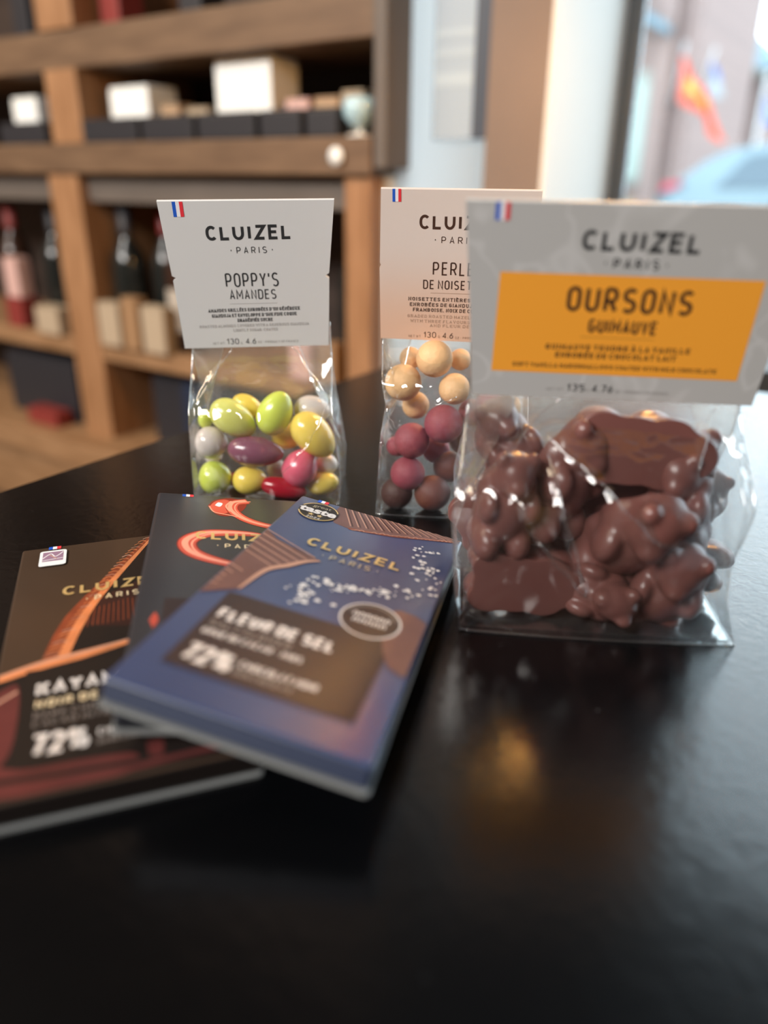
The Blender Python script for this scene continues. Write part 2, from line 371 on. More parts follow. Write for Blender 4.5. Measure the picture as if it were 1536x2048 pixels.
def ribbon(pts, widths, closed=False):
    n = len(pts); L, R = [], []
    for i in range(n):
        a, b, c = Vector(pts[max(i - 1, 0)]), Vector(pts[i]), Vector(pts[min(i + 1, n - 1)])
        d1 = (b - a).normalized() if (b - a).length > 1e-9 else (c - b).normalized()
        d2 = (c - b).normalized() if (c - b).length > 1e-9 else d1
        t = d1 + d2
        t = t.normalized() if t.length > 1e-3 else d1
        nv = Vector((-t.y, t.x)); k = max(.45, abs(nv.dot(Vector((-d1.y, d1.x)))))
        h = widths[i] / 2 / k
        L.append(b + nv * h); R.append(b - nv * h)
    return [[tuple(L[i]), tuple(R[i]), tuple(R[i + 1]), tuple(L[i + 1])] for i in range(n - 1)]

def text(mb, s, x0, x1, y, h, wt, mat, z, w=.5, gap=.28, slope=0, serif=False, lay=None):
    adv, xs = 0, []
    for ch in s:
        cw = w * WIDTH.get({'É': 'E', 'È': 'E', 'À': 'A'}.get(ch, ch), 1.0)
        if ch == 'I' and w > .7:
            adv += .12; xs.append((adv, 0)); adv += .12
        else: xs.append((adv, cw)); adv += cw
        adv += 0 + ((gap + wt) if ch != ' ' else 0)
    adv -= gap + wt
    k = (x1 - x0 - wt * h) / adv
    for ch, (a, cw) in zip(s, xs):
        for st in glyph(ch, 1.0 if cw == 0 else cw):
            pts = []
            for (px, py) in st:
                if cw == 0: px = px if ch in ',·' else 0
                X = x0 + wt * h / 2 + (a + px) * k; Y = y + py * (h - wt * h) + wt * h / 2
                if ch == '·': Y = y + .5 * h
                pts.append((X, Y + slope * (X - x0)))
            wd = wt * h * (1.6 if ch in '·.' and ch == '·' else 1)
            if ch in ".,·'" or len(pts) == 2 or not serif:
                pass
            for q in ribbon(pts, [wd] * len(pts)): mb.flat(q, z, mat)
            if serif and len(st) >= 2 and ch not in ".,·'-":
                for e in (pts[0], pts[-1]):
                    mb.flat([(e[0] - h * .16, e[1] - wt * h * .4), (e[0] + h * .16, e[1] - wt * h * .4), (e[0] + h * .16, e[1] + wt * h * .4), (e[0] - h * .16, e[1] + wt * h * .4)], z + 1e-6, mat)
def rect(mb, x0, x1, y0, y1, z, mat): mb.flat([(x0, y0), (x1, y0), (x1, y1), (x0, y1)], z, mat)
def spline(pts, n=8):
    out = []
    P = [pts[0]] + list(pts) + [pts[-1]]
    for i in range(1, len(P) - 2):
        p0, p1, p2, p3 = [Vector(q) for q in P[i - 1:i + 3]]
        for k in range(n):
            t = k / n
            out.append(tuple(.5 * ((2 * p1) + (p2 - p0) * t + (2 * p0 - 5 * p1 + 4 * p2 - p3) * t * t + (3 * p1 - p0 - 3 * p2 + p3) * t ** 3)))
    out.append(tuple(pts[-1]))
    return out
def clip(poly, x0, x1, y0, y1):
    for ax, lim, sgn in ((0, x0, 1), (0, x1, -1), (1, y0, 1), (1, y1, -1)):
        out = []
        for i in range(len(poly)):
            a, b = poly[i - 1], poly[i]
            ia, ib = (a[ax] - lim) * sgn >= 0, (b[ax] - lim) * sgn >= 0
            if ia != ib:
                t = (lim - a[ax]) / (b[ax] - a[ax]); out.append((a[0] + (b[0] - a[0]) * t, a[1] + (b[1] - a[1]) * t))
            if ib: out.append(b)
        poly = out
        if not poly: return []
    return poly

# ------------------------------------------------------------------ setting: room shell
WY = .90                                     # inner face of the window wall
structure(simple_box('floor', -2.4, 2.2, -3, 1.4, -.1, 0, M['floor']))
structure(simple_box('ceiling', -2.4, 2.2, -3, 1.4, 2.7, 2.8, M['dark_ceiling']))
structure(simple_box('wall_left', -2.5, -2.4, -3, 1.4, 0, 2.7, M['tan_wall']))
structure(simple_box('wall_right', 2.2, 2.3, -3, 1.4, 0, 2.7, M['tan_wall']))
structure(simple_box('wall_front', -2.5, 2.3, -3.1, -3, 0, 2.7, M['tan_wall']))
b = MB()
b.box(-2.4, -.612, 1.146, 1.40, 0, 2.7)                    # niche behind the shelves
b.box(-.612, -.462, WY, 1.14, 2.15, 2.7)                   # over the sidelight
b.box(-.462, -.388, WY, 1.14, 0, 2.7)                      # pier
b.box(-.388, 1.9, WY, 1.14, 0, .66)                        # under the window
b.box(-.388, 1.9, WY, 1.14, 1.66, 2.7)
b.box(1.9, 2.2, WY, 1.14, 0, 2.7)
structure(b.build('wall_back', M['tan_wall']))
structure(simple_box('trim_1', -.388, -.383, WY - .002, 1.112, .73, 1.66, M['white_paint']))
structure(simple_box('trim_2', -.386, 2.19, WY - .02, WY - .0005, 0, .728, M['black_panel']))
structure(simple_box('trim_3', -.388, 1.9, WY, 1.112, .66, .728, M['black_panel']))
structure(simple_box('trim_4', -.612, 2.19, WY - .012, WY - .0005, 1.66, 2.69, M['black_panel']))

win = structure(thing('window_1', None, None, T(.76, 1.112, .728)))
b = MB()
for x0, x1, z0, z1 in ((-1.143, -1.121, 0, .93), (1.113, 1.135, 0, .93), (-1.121, 1.113, 0, .022), (-1.121, 1.113, .908, .93)):
    b.box(x0, x1, .002, .020, z0, z1)
b.build('window_frame', M['frame'], win, None, .004)
b = MB(); b.box(-1.1205, 1.1125, .008, .012, .0225, .9075); b.build('window_pane', M['pane'], win)

door = structure(thing('window_2', None, None, T(-.537, .93, 0)))
b = MB(); b.add([(-.072, 0, .05), (.073, 0, .05), (.073, 0, 2.1), (-.072, 0, 2.1)], [(0, 1, 2, 3)]); b.build('frosted_pane', M['frosted'], door)
b = MB()
for x0, x1, z0, z1 in ((-.075, -.071, 0, 2.145), (.071, .075, 0, 2.145), (-.071, .071, 0, .05), (-.071, .071, 2.1, 2.145)): b.box(x0, x1, -.02, .02, z0, z1)
b.build('window_frame', M['white_paint'], door)

po = thing('poster', 'grey-blue poster with dark band hanging on the frosted sidelight', 'poster', T(-.506, .926, .953))
b = MB(); b.box(-.042, .042, -.004, .003, 0, .5)
b.build('poster_board', M['poster'], po)
for z0, z1 in ((.058, .072), (.09, .096), (.11, .117), (.155, .168)):
    b = MB(); b.box(-.04, .012, -.0046, -.004, z0, z1); b.build('pale_line', M['poster_light'], po)
b = MB(); b.box(.014, .042, -.0055, -.004, .0, .5); b.build('dark_band', M['poster_dark'], po)

# ------------------------------------------------------------------ outdoors
RZ = -.15
structure(simple_box('ground', -40, 40, 1.45, 60, RZ - .2, RZ, M['paving']))
def building(name, label, parts, loc):
    r = thing(name, label, 'building', T(*loc))
    return r
bA = building('brick_building', 'tall pale red brick house across the street, behind the red and yellow flag', None, (-6.2, 16, RZ))
b = MB(); b.box(-4, 2.05, 0, 5, 0, 9); b.build('wall', M['brick'], bA)
b = MB(); b.box(-4, 2.1, -.06, 0, 0, .75); b.build('plinth', M['tan_stone'], bA)
for x in (1.15, -.6, -2.4):
    f = MB(); f.box(x - .30, x + .30, -.09, .0, 1.0, 2.9); fo = f.build('window', M['stone_trim'], bA)
    g = MB(); g.box(x - .2, x + .2, -.11, -.09, 1.1, 2.7); g.build('pane', M['window_pale'], fo)
for x, wd in ((1.5, .16), (.65, .1), (2.0, .1)):
    f = MB(); f.box(x - wd, x + wd, -.15, 0, 0, 9); f.build('pilaster', M['brick'], bA)
f = MB(); f.add([(-.2, -.5, 4.35), (1.6, -.5, 3.4), (1.6, 0, 3.4), (-.2, 0, 4.35), (-.2, -.5, 4.55), (1.6, -.5, 3.55), (1.6, 0, 3.55), (-.2, 0, 4.55)],
                [(0, 3, 2, 1), (4, 5, 6, 7), (0, 1, 5, 4), (2, 3, 7, 6), (1, 2, 6, 5), (0, 4, 7, 3)]); f.build('eave', M['slate_roof'], bA)
bB = building('slate_roofed_house', 'low brick house with blue slate hipped roof and white porch columns', None, (-3.2, 22, RZ))
b = MB(); b.box(-6.5, -.9, 0, 6, 0, 3.4); b.build('wall', M['brick'], bB)
b = MB(); b.add([(-7, -.5, 3.45), (-.45, -.5, 3.45), (-.45, 6.5, 3.45), (-7, 6.5, 3.45), (-4.6, 3, 5.2), (-2.5, 3, 5.2)],
                [(0, 3, 2, 1), (0, 1, 5, 4), (1, 2, 5), (2, 3, 4, 5), (3, 0, 4)]); b.build('roof', M['slate_roof'], bB)
b = MB(); b.box(-6.9, -.5, -.48, -.38, 3.3, 3.46); b.build('gutter', M['stone_trim'], bB)
for x in (-1.75, -1.35):
    b = MB(); b.lathe([(.14, 0), (.14, 3.3)], 0, 12, T(x, -.2, 0), True); b.build('porch_column', M['white_paint'], bB)

def flag(name, label, loc, mats, cols, w, h, seed, pole):
    r = thing(name, label, 'flag', T(*loc))
    b = MB(); b.tube(pole, .022); b.build('flagpole', M['pole'], r)
    mb = MB(); nu, nv = 24, 16; vs, fs, mi = [], [], []
    for side in (0, 1):
        for i in range(nu + 1):
            for j in range(nv + 1):
                u, v = i / nu, j / nv
                x = u * w * .8 + .12 * math.sin(u * 5 + seed) * v - .35 * u * w * (1 - v)
                z = -v * h - u * .55 * w + .03 * math.sin(u * 9 + v * 4)
                vs.append((x, .07 * math.sin(u * 11 + seed + v * 2) + side * .006, z))
    k = (nu + 1) * (nv + 1)
    for s in (0, 1):
        for i in range(nu):
            for j in range(nv):
                a = s * k + i * (nv + 1) + j
                q = (a, a + nv + 1, a + nv + 2, a + 1)
                fs.append(q if s else q[::-1]); mi.append(cols((i + .5) / nu, (j + .5) / nv))
    mb.v, mb.f, mb.m, mb.sm = vs, fs, mi, [True] * len(fs)
    mb.build('flag_cloth', mats, r)
    return r
flag('street_flag', 'red flag with yellow figures hanging from the tall brick house', (-4.12, 14.9, 2.83), [M['flag_orange'], M['flag_yellow']],
     lambda u, v: 1 if (abs(v - .45 - .1 * math.sin(u * 14)) < .13 and .12 < u < .8) else 0, 1.25, .66, .4, [(-.35, 1.08, -.7), (.05, 0, .16)])
flag('street_flag', 'white and blue flag drooping behind the red and yellow flag', (-3.78, 15.5, 2.80), [M['cloth_blue'], M['cloth_white']], lambda u, v: 0 if v < .35 else 1, .30, .42, 2, [(-.2, .48, -.4), (.05, 0, .16)])
flag('street_flag', 'blue, white and red flag in front of the slate-roofed house', (-2.42, 13, 2.1), [M['cloth_blue'], M['cloth_white'], M['cloth_red']], lambda u, v: 0 if u < .36 else (1 if u < .7 else 2), .8, .4, 1, [(0.02, 0, -2.24), (.05, 0, .2)])

hd = thing('hedge_shrub', 'small green shrub at the foot of the brick house', 'shrub', T(-5.35, 14.6, RZ))
b = MB()
for i in range(260):
    a, rr, zz = random.uniform(0, 2 * PI), random.uniform(.05, .38), random.uniform(.1, 1.55)
    p = Vector((rr * math.cos(a), rr * math.sin(a), zz)); d = Vector((random.gauss(0, 1), random.gauss(0, 1), random.gauss(0, 1))).normalized() * .09; e = d.orthogonal().normalized() * .05
    b.add([p - d, p + e, p + d, p - e], [(0, 1, 2, 3)])
b.build('leaves', M['leaf'], hd)
b = MB(); b.tube([(0, 0, 0), (.02, .01, 1.3)], .03); b.build('stem', M['wood_dark'], hd)

car = thing('parked_car', 'silver-blue hatchback parked across the street with red tail light', 'car', T(-3.0, 10.5, RZ))
def car_build():
    W2 = 1.75
    def loft(prof, y0, y1, inset, mat, name, bev):
        b = MB(); n = len(prof)
        vs = []
        for y, k in ((y0, 0), (y1, 1)):
            vs += [(x, y + (inset(z) if k == 0 else -inset(z)), z) for x, z in prof]
        fs = [tuple(range(n)), tuple(range(2 * n - 1, n - 1, -1))] + [(i, n + i, n + (i + 1) % n, (i + 1) % n) for i in range(n)]
        b.add(vs, fs); return b.build(name, mat, car, None, bev, 3)
    ins = lambda z: 0 if z < .95 else (z - .95) * .42
    lower = [(.04, .32), (.0, .62), (.06, .95)] + [(.30, 1.10), (.55, 1.30), (.78, 1.41), (1.15, 1.47), (1.9, 1.49), (2.5, 1.45), (2.9, 1.27), (3.35, 1.02)] + [(4.2, .88), (4.38, .62), (4.36, .32)]
    lower += [(x, z) for x, z in [(3.85, .32)] + arc(3.5, .34, .40, .40, 0, 180, 10) + [(3.1, .25), (1.3, .25)] + arc(.86, .34, .42, .44, 0, 180, 10)]
    loft(lower, 0, W2, ins, M['car'], 'body', .03)
    gl = [(.72, 1.0), (1.0, 1.34), (1.25, 1.385), (1.95, 1.40), (2.4, 1.36), (2.95, 1.02)]
    b = MB(); n = len(gl)
    vs = [(x, ins(z) - .012, z) for x, z in gl] + [(x, ins(z) + .01, z) for x, z in gl]
    b.add(vs, [tuple(range(n)), tuple(range(2 * n - 1, n - 1, -1))] + [(i, n + i, n + (i + 1) % n, (i + 1) % n) for i in range(n)]); b.build('side_window', M['car_glass'], car)
    b = MB(); b.add([(.06, -.012, .93), (.30, -.012, 1.0), (.32, -.012, 1.06), (.10, -.012, 1.04), (.02, .35, .93), (.02, .35, 1.0)],
                    [(0, 1, 2, 3), (0, 3, 5, 4)], 0, False); b.build('tail_light', M['tail'], car)
    for x in (.86, 3.5):
        b = MB(); mx = T(x, .10, .33) @ Matrix.Rotation(PI / 2, 4, 'X')
        b.lathe([(.2, -.1), (.31, -.1), (.33, -.06), (.33, .06), (.31, .1), (.2, .1)], 0, 32, mx); wo = b.build('wheel', M['tyre'], car)
        b = MB(); b.lathe([(0, .085), (.06, .09), (.2, .07), (.21, .1), (.2, -.05), (0, -.05)], 0, 32, mx); b.build('hub', M['alloy'], wo)
        b = MB(); mx2 = T(x, W2 - .10, .33) @ Matrix.Rotation(PI / 2, 4, 'X')
        b.lathe([(.0, -.1), (.31, -.1), (.33, -.06), (.33, .06), (.31, .1), (0, .1)], 0, 32, mx2); b.build('wheel', M['tyre'], car)
car_build()

# ------------------------------------------------------------------ table
TX0, TX1, TY0, TY1 = -.39, .62, -.45, .686
tb = thing('table', 'black grained table holding the chocolate bars and sweet bags', 'table', T(0, 0, 0))
b = MB(); b.box(TX0, TX1, TY0, TY1, TABLE_Z - .03, TABLE_Z); b.build('tabletop', M['table'], tb, None, .0015)
for x in (TX0 + .06, TX1 - .06):
    for y in (TY0 + .06, TY1 - .06):
        b = MB(); b.box(x - .025, x + .025, y - .025, y + .025, 0, TABLE_Z - .03); b.build('leg', M['dark_metal'], tb)

# ------------------------------------------------------------------ shelving and its stock
SY = .88
sh = thing('shelving_unit', 'wooden shelving unit against the back wall', 'shelf', T(-1.2, SY, 0))
def shp(name, x0, x1, y0, y1, z0, z1, mat, bev=.002):
    b = MB(); b.box(x0 + 1.2, x1 + 1.2, y0, y1, z0, z1); return b.build(name, mat, sh, None, bev)
shp('back_panel', -2.1, -.60, .245, .262, .02, 2.0, M['wood_dark'])
shp('upper_shelf', -2.1, -.605, .0, .244, 1.064, 1.118, M['wood'])
shp('middle_shelf', -2.1, -.605, -.01, .244, .912, .957, M['wood'])
shp('apron', -2.1, -.640, .015, .03, .868, .912, M['panel_end'])
shp('lower_shelf', -2.1, -.655, .0, .244, .600, .632, M['wood_light'])
shp('bottom_shelf', -2.1, -.655, -.06, .244, .400, .450, M['wood_light'])
shp('plinth', -2.1, -.655, -.04, .0, .0, .40, M['wood_light'])
shp('top_shelf', -2.1, -.605, .0, .244, 1.46, 1.50, M['wood'])
shp('end_panel', -.604, -.585, -.006, .244, .92, 2.0, M['panel_end'])
shp('post', -1.285, -1.205, -.004, .244, 0, .912, M['wood_post'])
shp('upper_post', -1.255, -1.175, -.004, .244, .957, 1.064, M['wood_post'])
shp('upper_post', -1.255, -1.165, -.004, .244, 1.118, 1.46, M['wood_post'])
shp('end_post', -.654, -.612, .0, .244, 0, .912, M['wood_post'])

def bottle(x, y, z, h, r, label, group, glass='bottle', cap='capsule', lab=True):
    t = thing('wine_bottle', label, 'bottle', T(x, y, z), group)
    b = MB(); b.lathe([(0, 0), (r * .9, 0), (r, r * .15), (r, h * .58), (r * .85, h * .66), (r * .42, h * .75), (r * .36, h * .8), (r * .36, h * .97)], 0, 20)
    b.build('glass_body', M[glass], t)
    b = MB(); b.lathe([(r * .40, h * .8), (r * .40, h), (0, h)], 0, 16); b.build('capsule', M[cap], t)
    if lab:
        b = MB(); b.lathe([(r * 1.01, h * .15), (r * 1.01, h * .45)], 0, 20); b.build('paper_label', M['label_paper'], t)
def carton(name, x0, x1, y0, y1, z0, h, mat, label, cat, group=None, rot=0):
    t = thing(name, label, cat, T((x0 + x1) / 2, (y0 + y1) / 2, z0) @ Matrix.Rotation(rot, 4, 'Z'), group)
    wx, wy = (x1 - x0) / 2, (y1 - y0) / 2
    b = MB(); b.box(-wx, wx, -wy, wy, 0, h * .93); b.build('box_body', M[mat], t, None, .002)
    b = MB(); b.box(-wx * .985, wx * .985, -wy * .985, wy * .985, h * .93 + .0002, h); b.build('box_lid', M[mat], t, None, .002)
    return t
UP = 'packs along the middle shelf'
carton('gift_pack', -.900, -.795, .905, .965, .957, .104, 'white_box', 'bright white pack standing centre of the middle shelf', 'box', UP)
carton('gift_pack', -1.135, -1.045, .905, .965, .957, .080, 'white_box', 'bright white pack just right of the upper post', 'box', UP)
carton('gift_pack', -1.400, -1.330, .905, .965, .957, .076, 'white_box', 'bright white pack left of the upper post, at picture edge', 'box', UP)
DK = 'dark trays along the middle shelf'
for i, (x0, x1, lab) in enumerate([(-1.17, -1.04, 'low dark tray under the white pack right of the upper post'), (-1.03, -.92, 'low dark tray in the gap between two white packs'), (-.91, -.80, 'low dark tray under the central white pack'),
                      (-.79, -.72, 'low dark tray right of the central white pack'), (-.71, -.66, 'low dark tray left of the pale blue goblet'), (-1.40, -1.27, 'low dark tray at the far left of the middle shelf')]):
    carton('display_tray', x0, x1, .873, .902, .957, .034, 'dark_box', lab, 'tray', DK)
for x0, x1, h, mt, lab in [(-1.025, -.985, .052, 'tan_box', 'small tan packet between the two bright white packs'), (-.97, -.925, .046, 'cream_box', 'small cream packet left of the central white pack'),
                           (-.775, -.735, .050, 'pink_box', 'small pink packet right of the central white pack'), (-.725, -.685, .050, 'tan_box', 'small tan packet near the end of the middle shelf'), (-.68, -.645, .056, 'cream_box', 'small golden packet beside the shelf end panel')]:
    carton('sweet_packet', x0, x1, .910, .950, .957, h, mt, lab, 'packet', 'small packets on the middle shelf')
gb = thing('glass_goblet', 'pale blue goblet at the right end of the middle shelf', 'glass', T(-.634, .888, .957))
b = MB(); b.lathe([(0, .010), (.012, .012), (.020, .022), (.022, .034), (.018, .044), (.0165, .044), (.020, .034), (.018, .023), (.010, .014), (0, .012)], 0, 24); b.build('bowl', M['reflection_glass'], gb)  # the window's pale blue reflection is put into the bowl colour
b = MB(); b.lathe([(0, 0), (.016, 0), (.016, .002), (.003, .004), (.003, .010), (0, .010)], 0, 24); b.build('foot', M['white_box'], gb)
tg = thing('shelf_tag', 'white round price tag clipped below the goblet', 'tag', T(-.655, .866, .918))
b = MB(); b.lathe([(0, 0), (.011, 0), (.011, .003), (0, .003)], 0, 20, T(0, 0, .016) @ Matrix.Rotation(PI / 2, 4, 'X')); b.build('tag_disc', M['white_box'], tg)

# upper shelf stock
for i, (x, c, lab) in enumerate([(-1.36, 'dark_box', 'dark box on the upper shelf, at the left picture edge'), (-1.30, 'dark_box', 'dark box on the upper shelf, just left of the post'), (-.955, 'dark_box', 'dark upright box on the upper shelf above the central white pack'),
                                 (-1.13, 'red_box', 'dark red box on the upper shelf right of the post'), (-.755, 'dark_box', 'black box on the upper shelf near its right end'), (-.70, 'tan_box', 'orange-brown box on the upper shelf, last towards the right')]):
    carton('gift_box', x - .022, x + .022, .92, .97, 1.118, .11, c, lab, 'box', 'boxes on the upper shelf')
# lower right bay: dark bottles and boxes
ln = 'dark bottles in the right bay'
for i, nm in ((0, 'nearest the tall post'), (1, 'second from the tall post'), (2, 'third from the tall post'), (7, 'beside the right end post')):
    bottle(-1.165 + i * .068, .93 + (i % 2) * .03, .632, .232, .030, 'dark wine bottle in the right bay, ' + nm, ln, 'bottle_brown' if i == 2 else 'bottle', 'capsule' if i in (1, 2) else 'dark_box', i == 2)
for i, (x0, x1, h, mt, lab) in enumerate([(-1.19, -1.135, .075, 'cream_box', 'cream box standing right of the post on the lower shelf'), (-1.125, -1.085, .088, 'kraft', 'tan kraft box, second from the post on the lower shelf'), (-1.075, -1.02, .078, 'cream_box', 'cream box, third from the post on the lower shelf'),
                                     (-.75, -.71, .07, 'pink_box', 'pink box on the lower shelf near the end post'), (-.70, -.665, .06, 'kraft', 'kraft box on the lower shelf beside the end post')]):
    carton('chocolate_box', x0, x1, .868, .893, .632, h, mt, lab, 'box', 'boxes on the lower shelf')
# left bay
for i, (x, mt, cp, lab) in enumerate([(-1.54, 'bottle_brown', 'red_box', 'brown bottle in the left bay at the picture edge'), (-1.40, 'bottle', 'dark_box', 'dark bottle in the left bay, second from the post'), (-1.335, 'bottle', 'dark_box', 'dark bottle in the left bay, right beside the post')]):
    bottle(x, .95, .632, .225, .031, lab, 'bottles in the left bay', mt, cp, False)
carton('gift_pack', -1.50, -1.445, .885, .925, .632, .055, 'red_box', 'dark red pack in the left bay', 'box', 'packs in the left bay')
carton('gift_pack', -1.495, -1.45, .89, .92, .6875, .075, 'pink_box', 'pale pink pack on top of the dark red pack', 'box', 'packs in the left bay')
carton('gift_pack', -1.385, -1.315, .872, .91, .632, .050, 'cream_box', 'low cream pack in front of the left bay bottles', 'box', 'packs in the left bay')
# bottom compartment
carton('storage_box', -1.56, -1.33, .90, 1.09, .450, .125, 'dark_box', 'large black box on the bottom shelf of the left bay', 'box', 'boxes on the bottom shelf')
carton('storage_box', -1.44, -1.345, .855, .892, .450, .030, 'red_box', 'flat dark red box on the bottom shelf of the left bay', 'box', 'boxes on the bottom shelf')
carton('storage_box', -1.13, -1.04, .92, 1.09, .450, .125, 'dark_box', 'charcoal box on the bottom shelf right of the post', 'box', 'boxes on the bottom shelf')
carton('storage_box', -1.03, -.84, .90, 1.09, .450, .13, 'navy_box', 'navy blue box on the bottom shelf of the right bay', 'box', 'boxes on the bottom shelf')
carton('storage_box', -.82, -.67, .90, 1.09, .450, .12, 'dark_box', 'black box on the bottom shelf beside the end post', 'box', 'boxes on the bottom shelf')
cr = thing('wooden_crate', 'tan wooden crate on the floor before the shelving', 'crate', T(-1.62, .62, 0))
b = MB(); b.box(-.25, .22, -.15, .14, 0, .30); b.build('crate_body', M['wood_light'], cr, None, .004)
b = MB(); b.box(-.26, .23, -.16, .15, .30, .322); b.build('crate_lid', M['wood_dark'], cr, None, .003)

# ------------------------------------------------------------------ pendant lamp (mirrored in the tabletop)
LX, LY, LZ = -.194, .625, 1.12
pl = thing('pendant_lamp', 'brass pendant lamp hanging above the table, mirrored in its black top', 'lamp', T(LX, LY, LZ))
b = MB(); b.lathe([(.110, 0), (.106, .034), (.080, .070), (.036, .096), (.02, .13), (.018, .13), (.033, .092), (.076, .066), (.102, .032), (.106, 0), (.110, 0)], 0, 40); b.build('lamp_shade', M['brass'], pl)
b = MB(); b.lathe([(0, -.040), (.018, -.036), (.031, -.020), (.036, 0), (.031, .020), (.020, .040), (.014, .055), (.014, .10)], 0, 28); b.build('bulb', M['bulb'], pl)
b = MB(); b.tube([(0, 0, .128), (0, 0, 2.7 - LZ)], .004); b.build('cord', M['cable'], pl)

# ------------------------------------------------------------------ chocolate bars
BW, BL, BT = .075, .158, .009
def bar_matrix(pos, ang):
    return T(*pos) @ Matrix.Rotation(math.radians(ang[0]), 4, 'Z') @ Matrix.Rotation(math.radians(ang[1]), 4, 'X') @ Matrix.Rotation(math.radians(ang[2]), 4, 'Y')
def mm(pts): return [(x / 1000, y / 1000) for x, y in pts]
class Print:
    """flat printing on a face, in millimetres, clipped to the face"""
    def __init__(s, mats, x=36.4, y=77.9): s.mb = MB(); s.names = mats; s.b = (-x, x, -y, y); s.k = 0; s.hold = False
    def i(s, m): return s.names.index(m)
    def lay(s):
        if not s.hold: s.k += 1
        return .00004 + s.k * .000004
    def poly(s, pts, m):
        p = clip(list(pts), *s.b)
        if len(p) > 2: s.mb.flat(mm(p), s.lay(), s.i(m))
    def band(s, pts, w0, m, sm=8, z=None):
        P = spline(pts, sm) if len(pts) > 2 else list(pts)
        n = len(P); W = [w0(i / (n - 1)) if callable(w0) else w0 for i in range(n)]
        z = z or s.lay()
        for q in ribbon(P, W):
            q = clip(q, *s.b)
            if len(q) > 2: s.mb.flat(mm(q), z, s.i(m))
    def text(s, t, x0, x1, y, h, wt, m, **k):
        sub = MB(); text(sub, t, x0 / 1000, x1 / 1000, y / 1000, h / 1000, wt, s.i(m), s.lay(), **k)
        s.mb.add(sub.v, sub.f); s.mb.m[-len(sub.f):] = sub.m
    def rect(s, x0, x1, y0, y1, m): s.poly([(x0, y0), (x1, y0), (x1, y1), (x0, y1)], m)
    def flag(s, x, y0, y1, w):
        for k, c in enumerate(('blue', 'white', 'red')): s.rect(x + k * w / 3, x + (k + 1) * w / 3, y0, y1, c)

def round_rect(w, l, r, n=4):
    out = []
    for cx, cy, a in ((w / 2 - r, l / 2 - r, 0), (-w / 2 + r, l / 2 - r, 90), (-w / 2 + r, -l / 2 + r, 180), (w / 2 - r, -l / 2 + r, 270)):
        out += arc(cx, cy, r, r, a, a + 90, n)
    return out
def make_bar(label, mx, pr, top, side):
    mats = [M[n] for n in pr.names]
    it, isd = pr.i(top), pr.i(side)
    body = MB()
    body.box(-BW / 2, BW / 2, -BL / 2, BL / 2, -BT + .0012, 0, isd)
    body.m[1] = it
    root = thing('chocolate_bar', label, 'chocolate bar', mx, 'boxed chocolate bars fanned on the table')
    o = body.build('carton', mats, root, None, .0013, 4)
    p = pr.mb.build('printed_front', mats, o)
    t = MB(); t.prism(round_rect(BW + .0012, BL + .0012, .0015), -BT, -BT + .0011); t.build('base_highlight', M['carton_edge'], root)  # light caught along the bottom edges, built as a pale grey rim
    return root

def logo(p, gold='gold', paris='lettering_gold'):
    p.text('CLUIZEL', -19.3, 19.3, 31.2, 7.2, .19, gold, w=.85, gap=.34)
    p.text('· PARIS ·', -10.5, 12.0, 23.8, 4.0, .15, paris, w=.55, gap=.45)

# bottom bar: brown, swirl
p1 = Print(['brown_carton', 'carton_black', 'choc_dark', 'copper', 'copper_dark', 'choc_line', 'rust', 'box_black', 'gold', 'lettering', 'lettering_dim', 'lettering_gold', 'blue', 'white', 'red'])
p1.poly([(17, 79), (37.5, 79), (37.5, -20), (-20, -16), (-12, 14)], 'carton_black')
p1.poly(spline([(16, 40), (-9, 22), (-8, 6), (16, 0), (30, 4)]), 'choc_dark')
for k in range(20): p1.band([(-9 + k * 1.7, 22 - abs(k - 8) * .5), (-10 + k * 1.8, 5 + k * .1)], .35, 'copper_dark')
p1.band([(17, 78), (6, 56), (-9, 25), (-16, 6), (-20, -13)], lambda t: 1.5 + 6.5 * min(1, t * 1.6), 'copper_dark')
p1.band([(18, 78), (7.5, 56), (-6.6, 25), (-13, 6), (-17.2, -12)], lambda t: 1.0 + 2.6 * min(1, t * 1.5), 'copper')
for k in range(34):
    t = k / 33; x, y = 15.2 - 35 * t ** .8, 74 - 86 * t
    p1.band([(x - 2.6 - t * 1.2, y + .5), (x - .6, y + 1.6 + random.uniform(-.5, .5)), (x + 1.0, y + .4)], .28 + .3 * random.random(), 'choc_line' if k % 3 == 0 else 'copper', 4)
p1.poly([(-37.5, -21), (-10, -13), (12, -8), (37.5, -4), (37.5, -79), (-37.5, -79)], 'carton_black')
p1.band([(-40, -22), (-24, -16), (-10, -13.2), (6, -9)], lambda t: 1.5 + 3.8 * math.sin(PI * min(1, t * .8 + .12)), 'copper')
p1.band([(-40, -20.5), (-24, -14.6), (-10, -11.8), (4, -8.2)], lambda t: .6 + .8 * math.sin(PI * t), 'choc_line')
p1.poly(spline([(-38, -30), (-30, -26), (-29, -55), (-33, -66), (-38, -66)]), 'rust')
p1.band([(-38, -36), (-30, -29)], 1.0, 'choc_line')
p1.poly(spline([(-38, -60), (-26, -67), (-8, -68), (4, -70), (2, -77), (-16, -77.5), (-38, -77)]), 'rust')
p1.band([(-38, -70), (-14, -72), (6, -73.5)], 2.2, 'carton_black')
p1.poly(spline([(7, -61), (11, -61), (11.5, -72), (7.5, -72)]), 'rust')
p1.band([(-30, -79), (10, -75), (37, -74)], 2.2, 'rust')
p1.rect(-28.2, 28.2, -66, -18.6, 'box_black')
logo(p1)
p1.text('KAYAMBE', -24.5, 9.5, -33.5, 7.2, .20, 'lettering', w=.62, gap=.28)
p1.text('NOIR DE NOIR', -24.3, 7.0, -40.0, 4.0, .2, 'lettering_gold', w=.55, gap=.34)
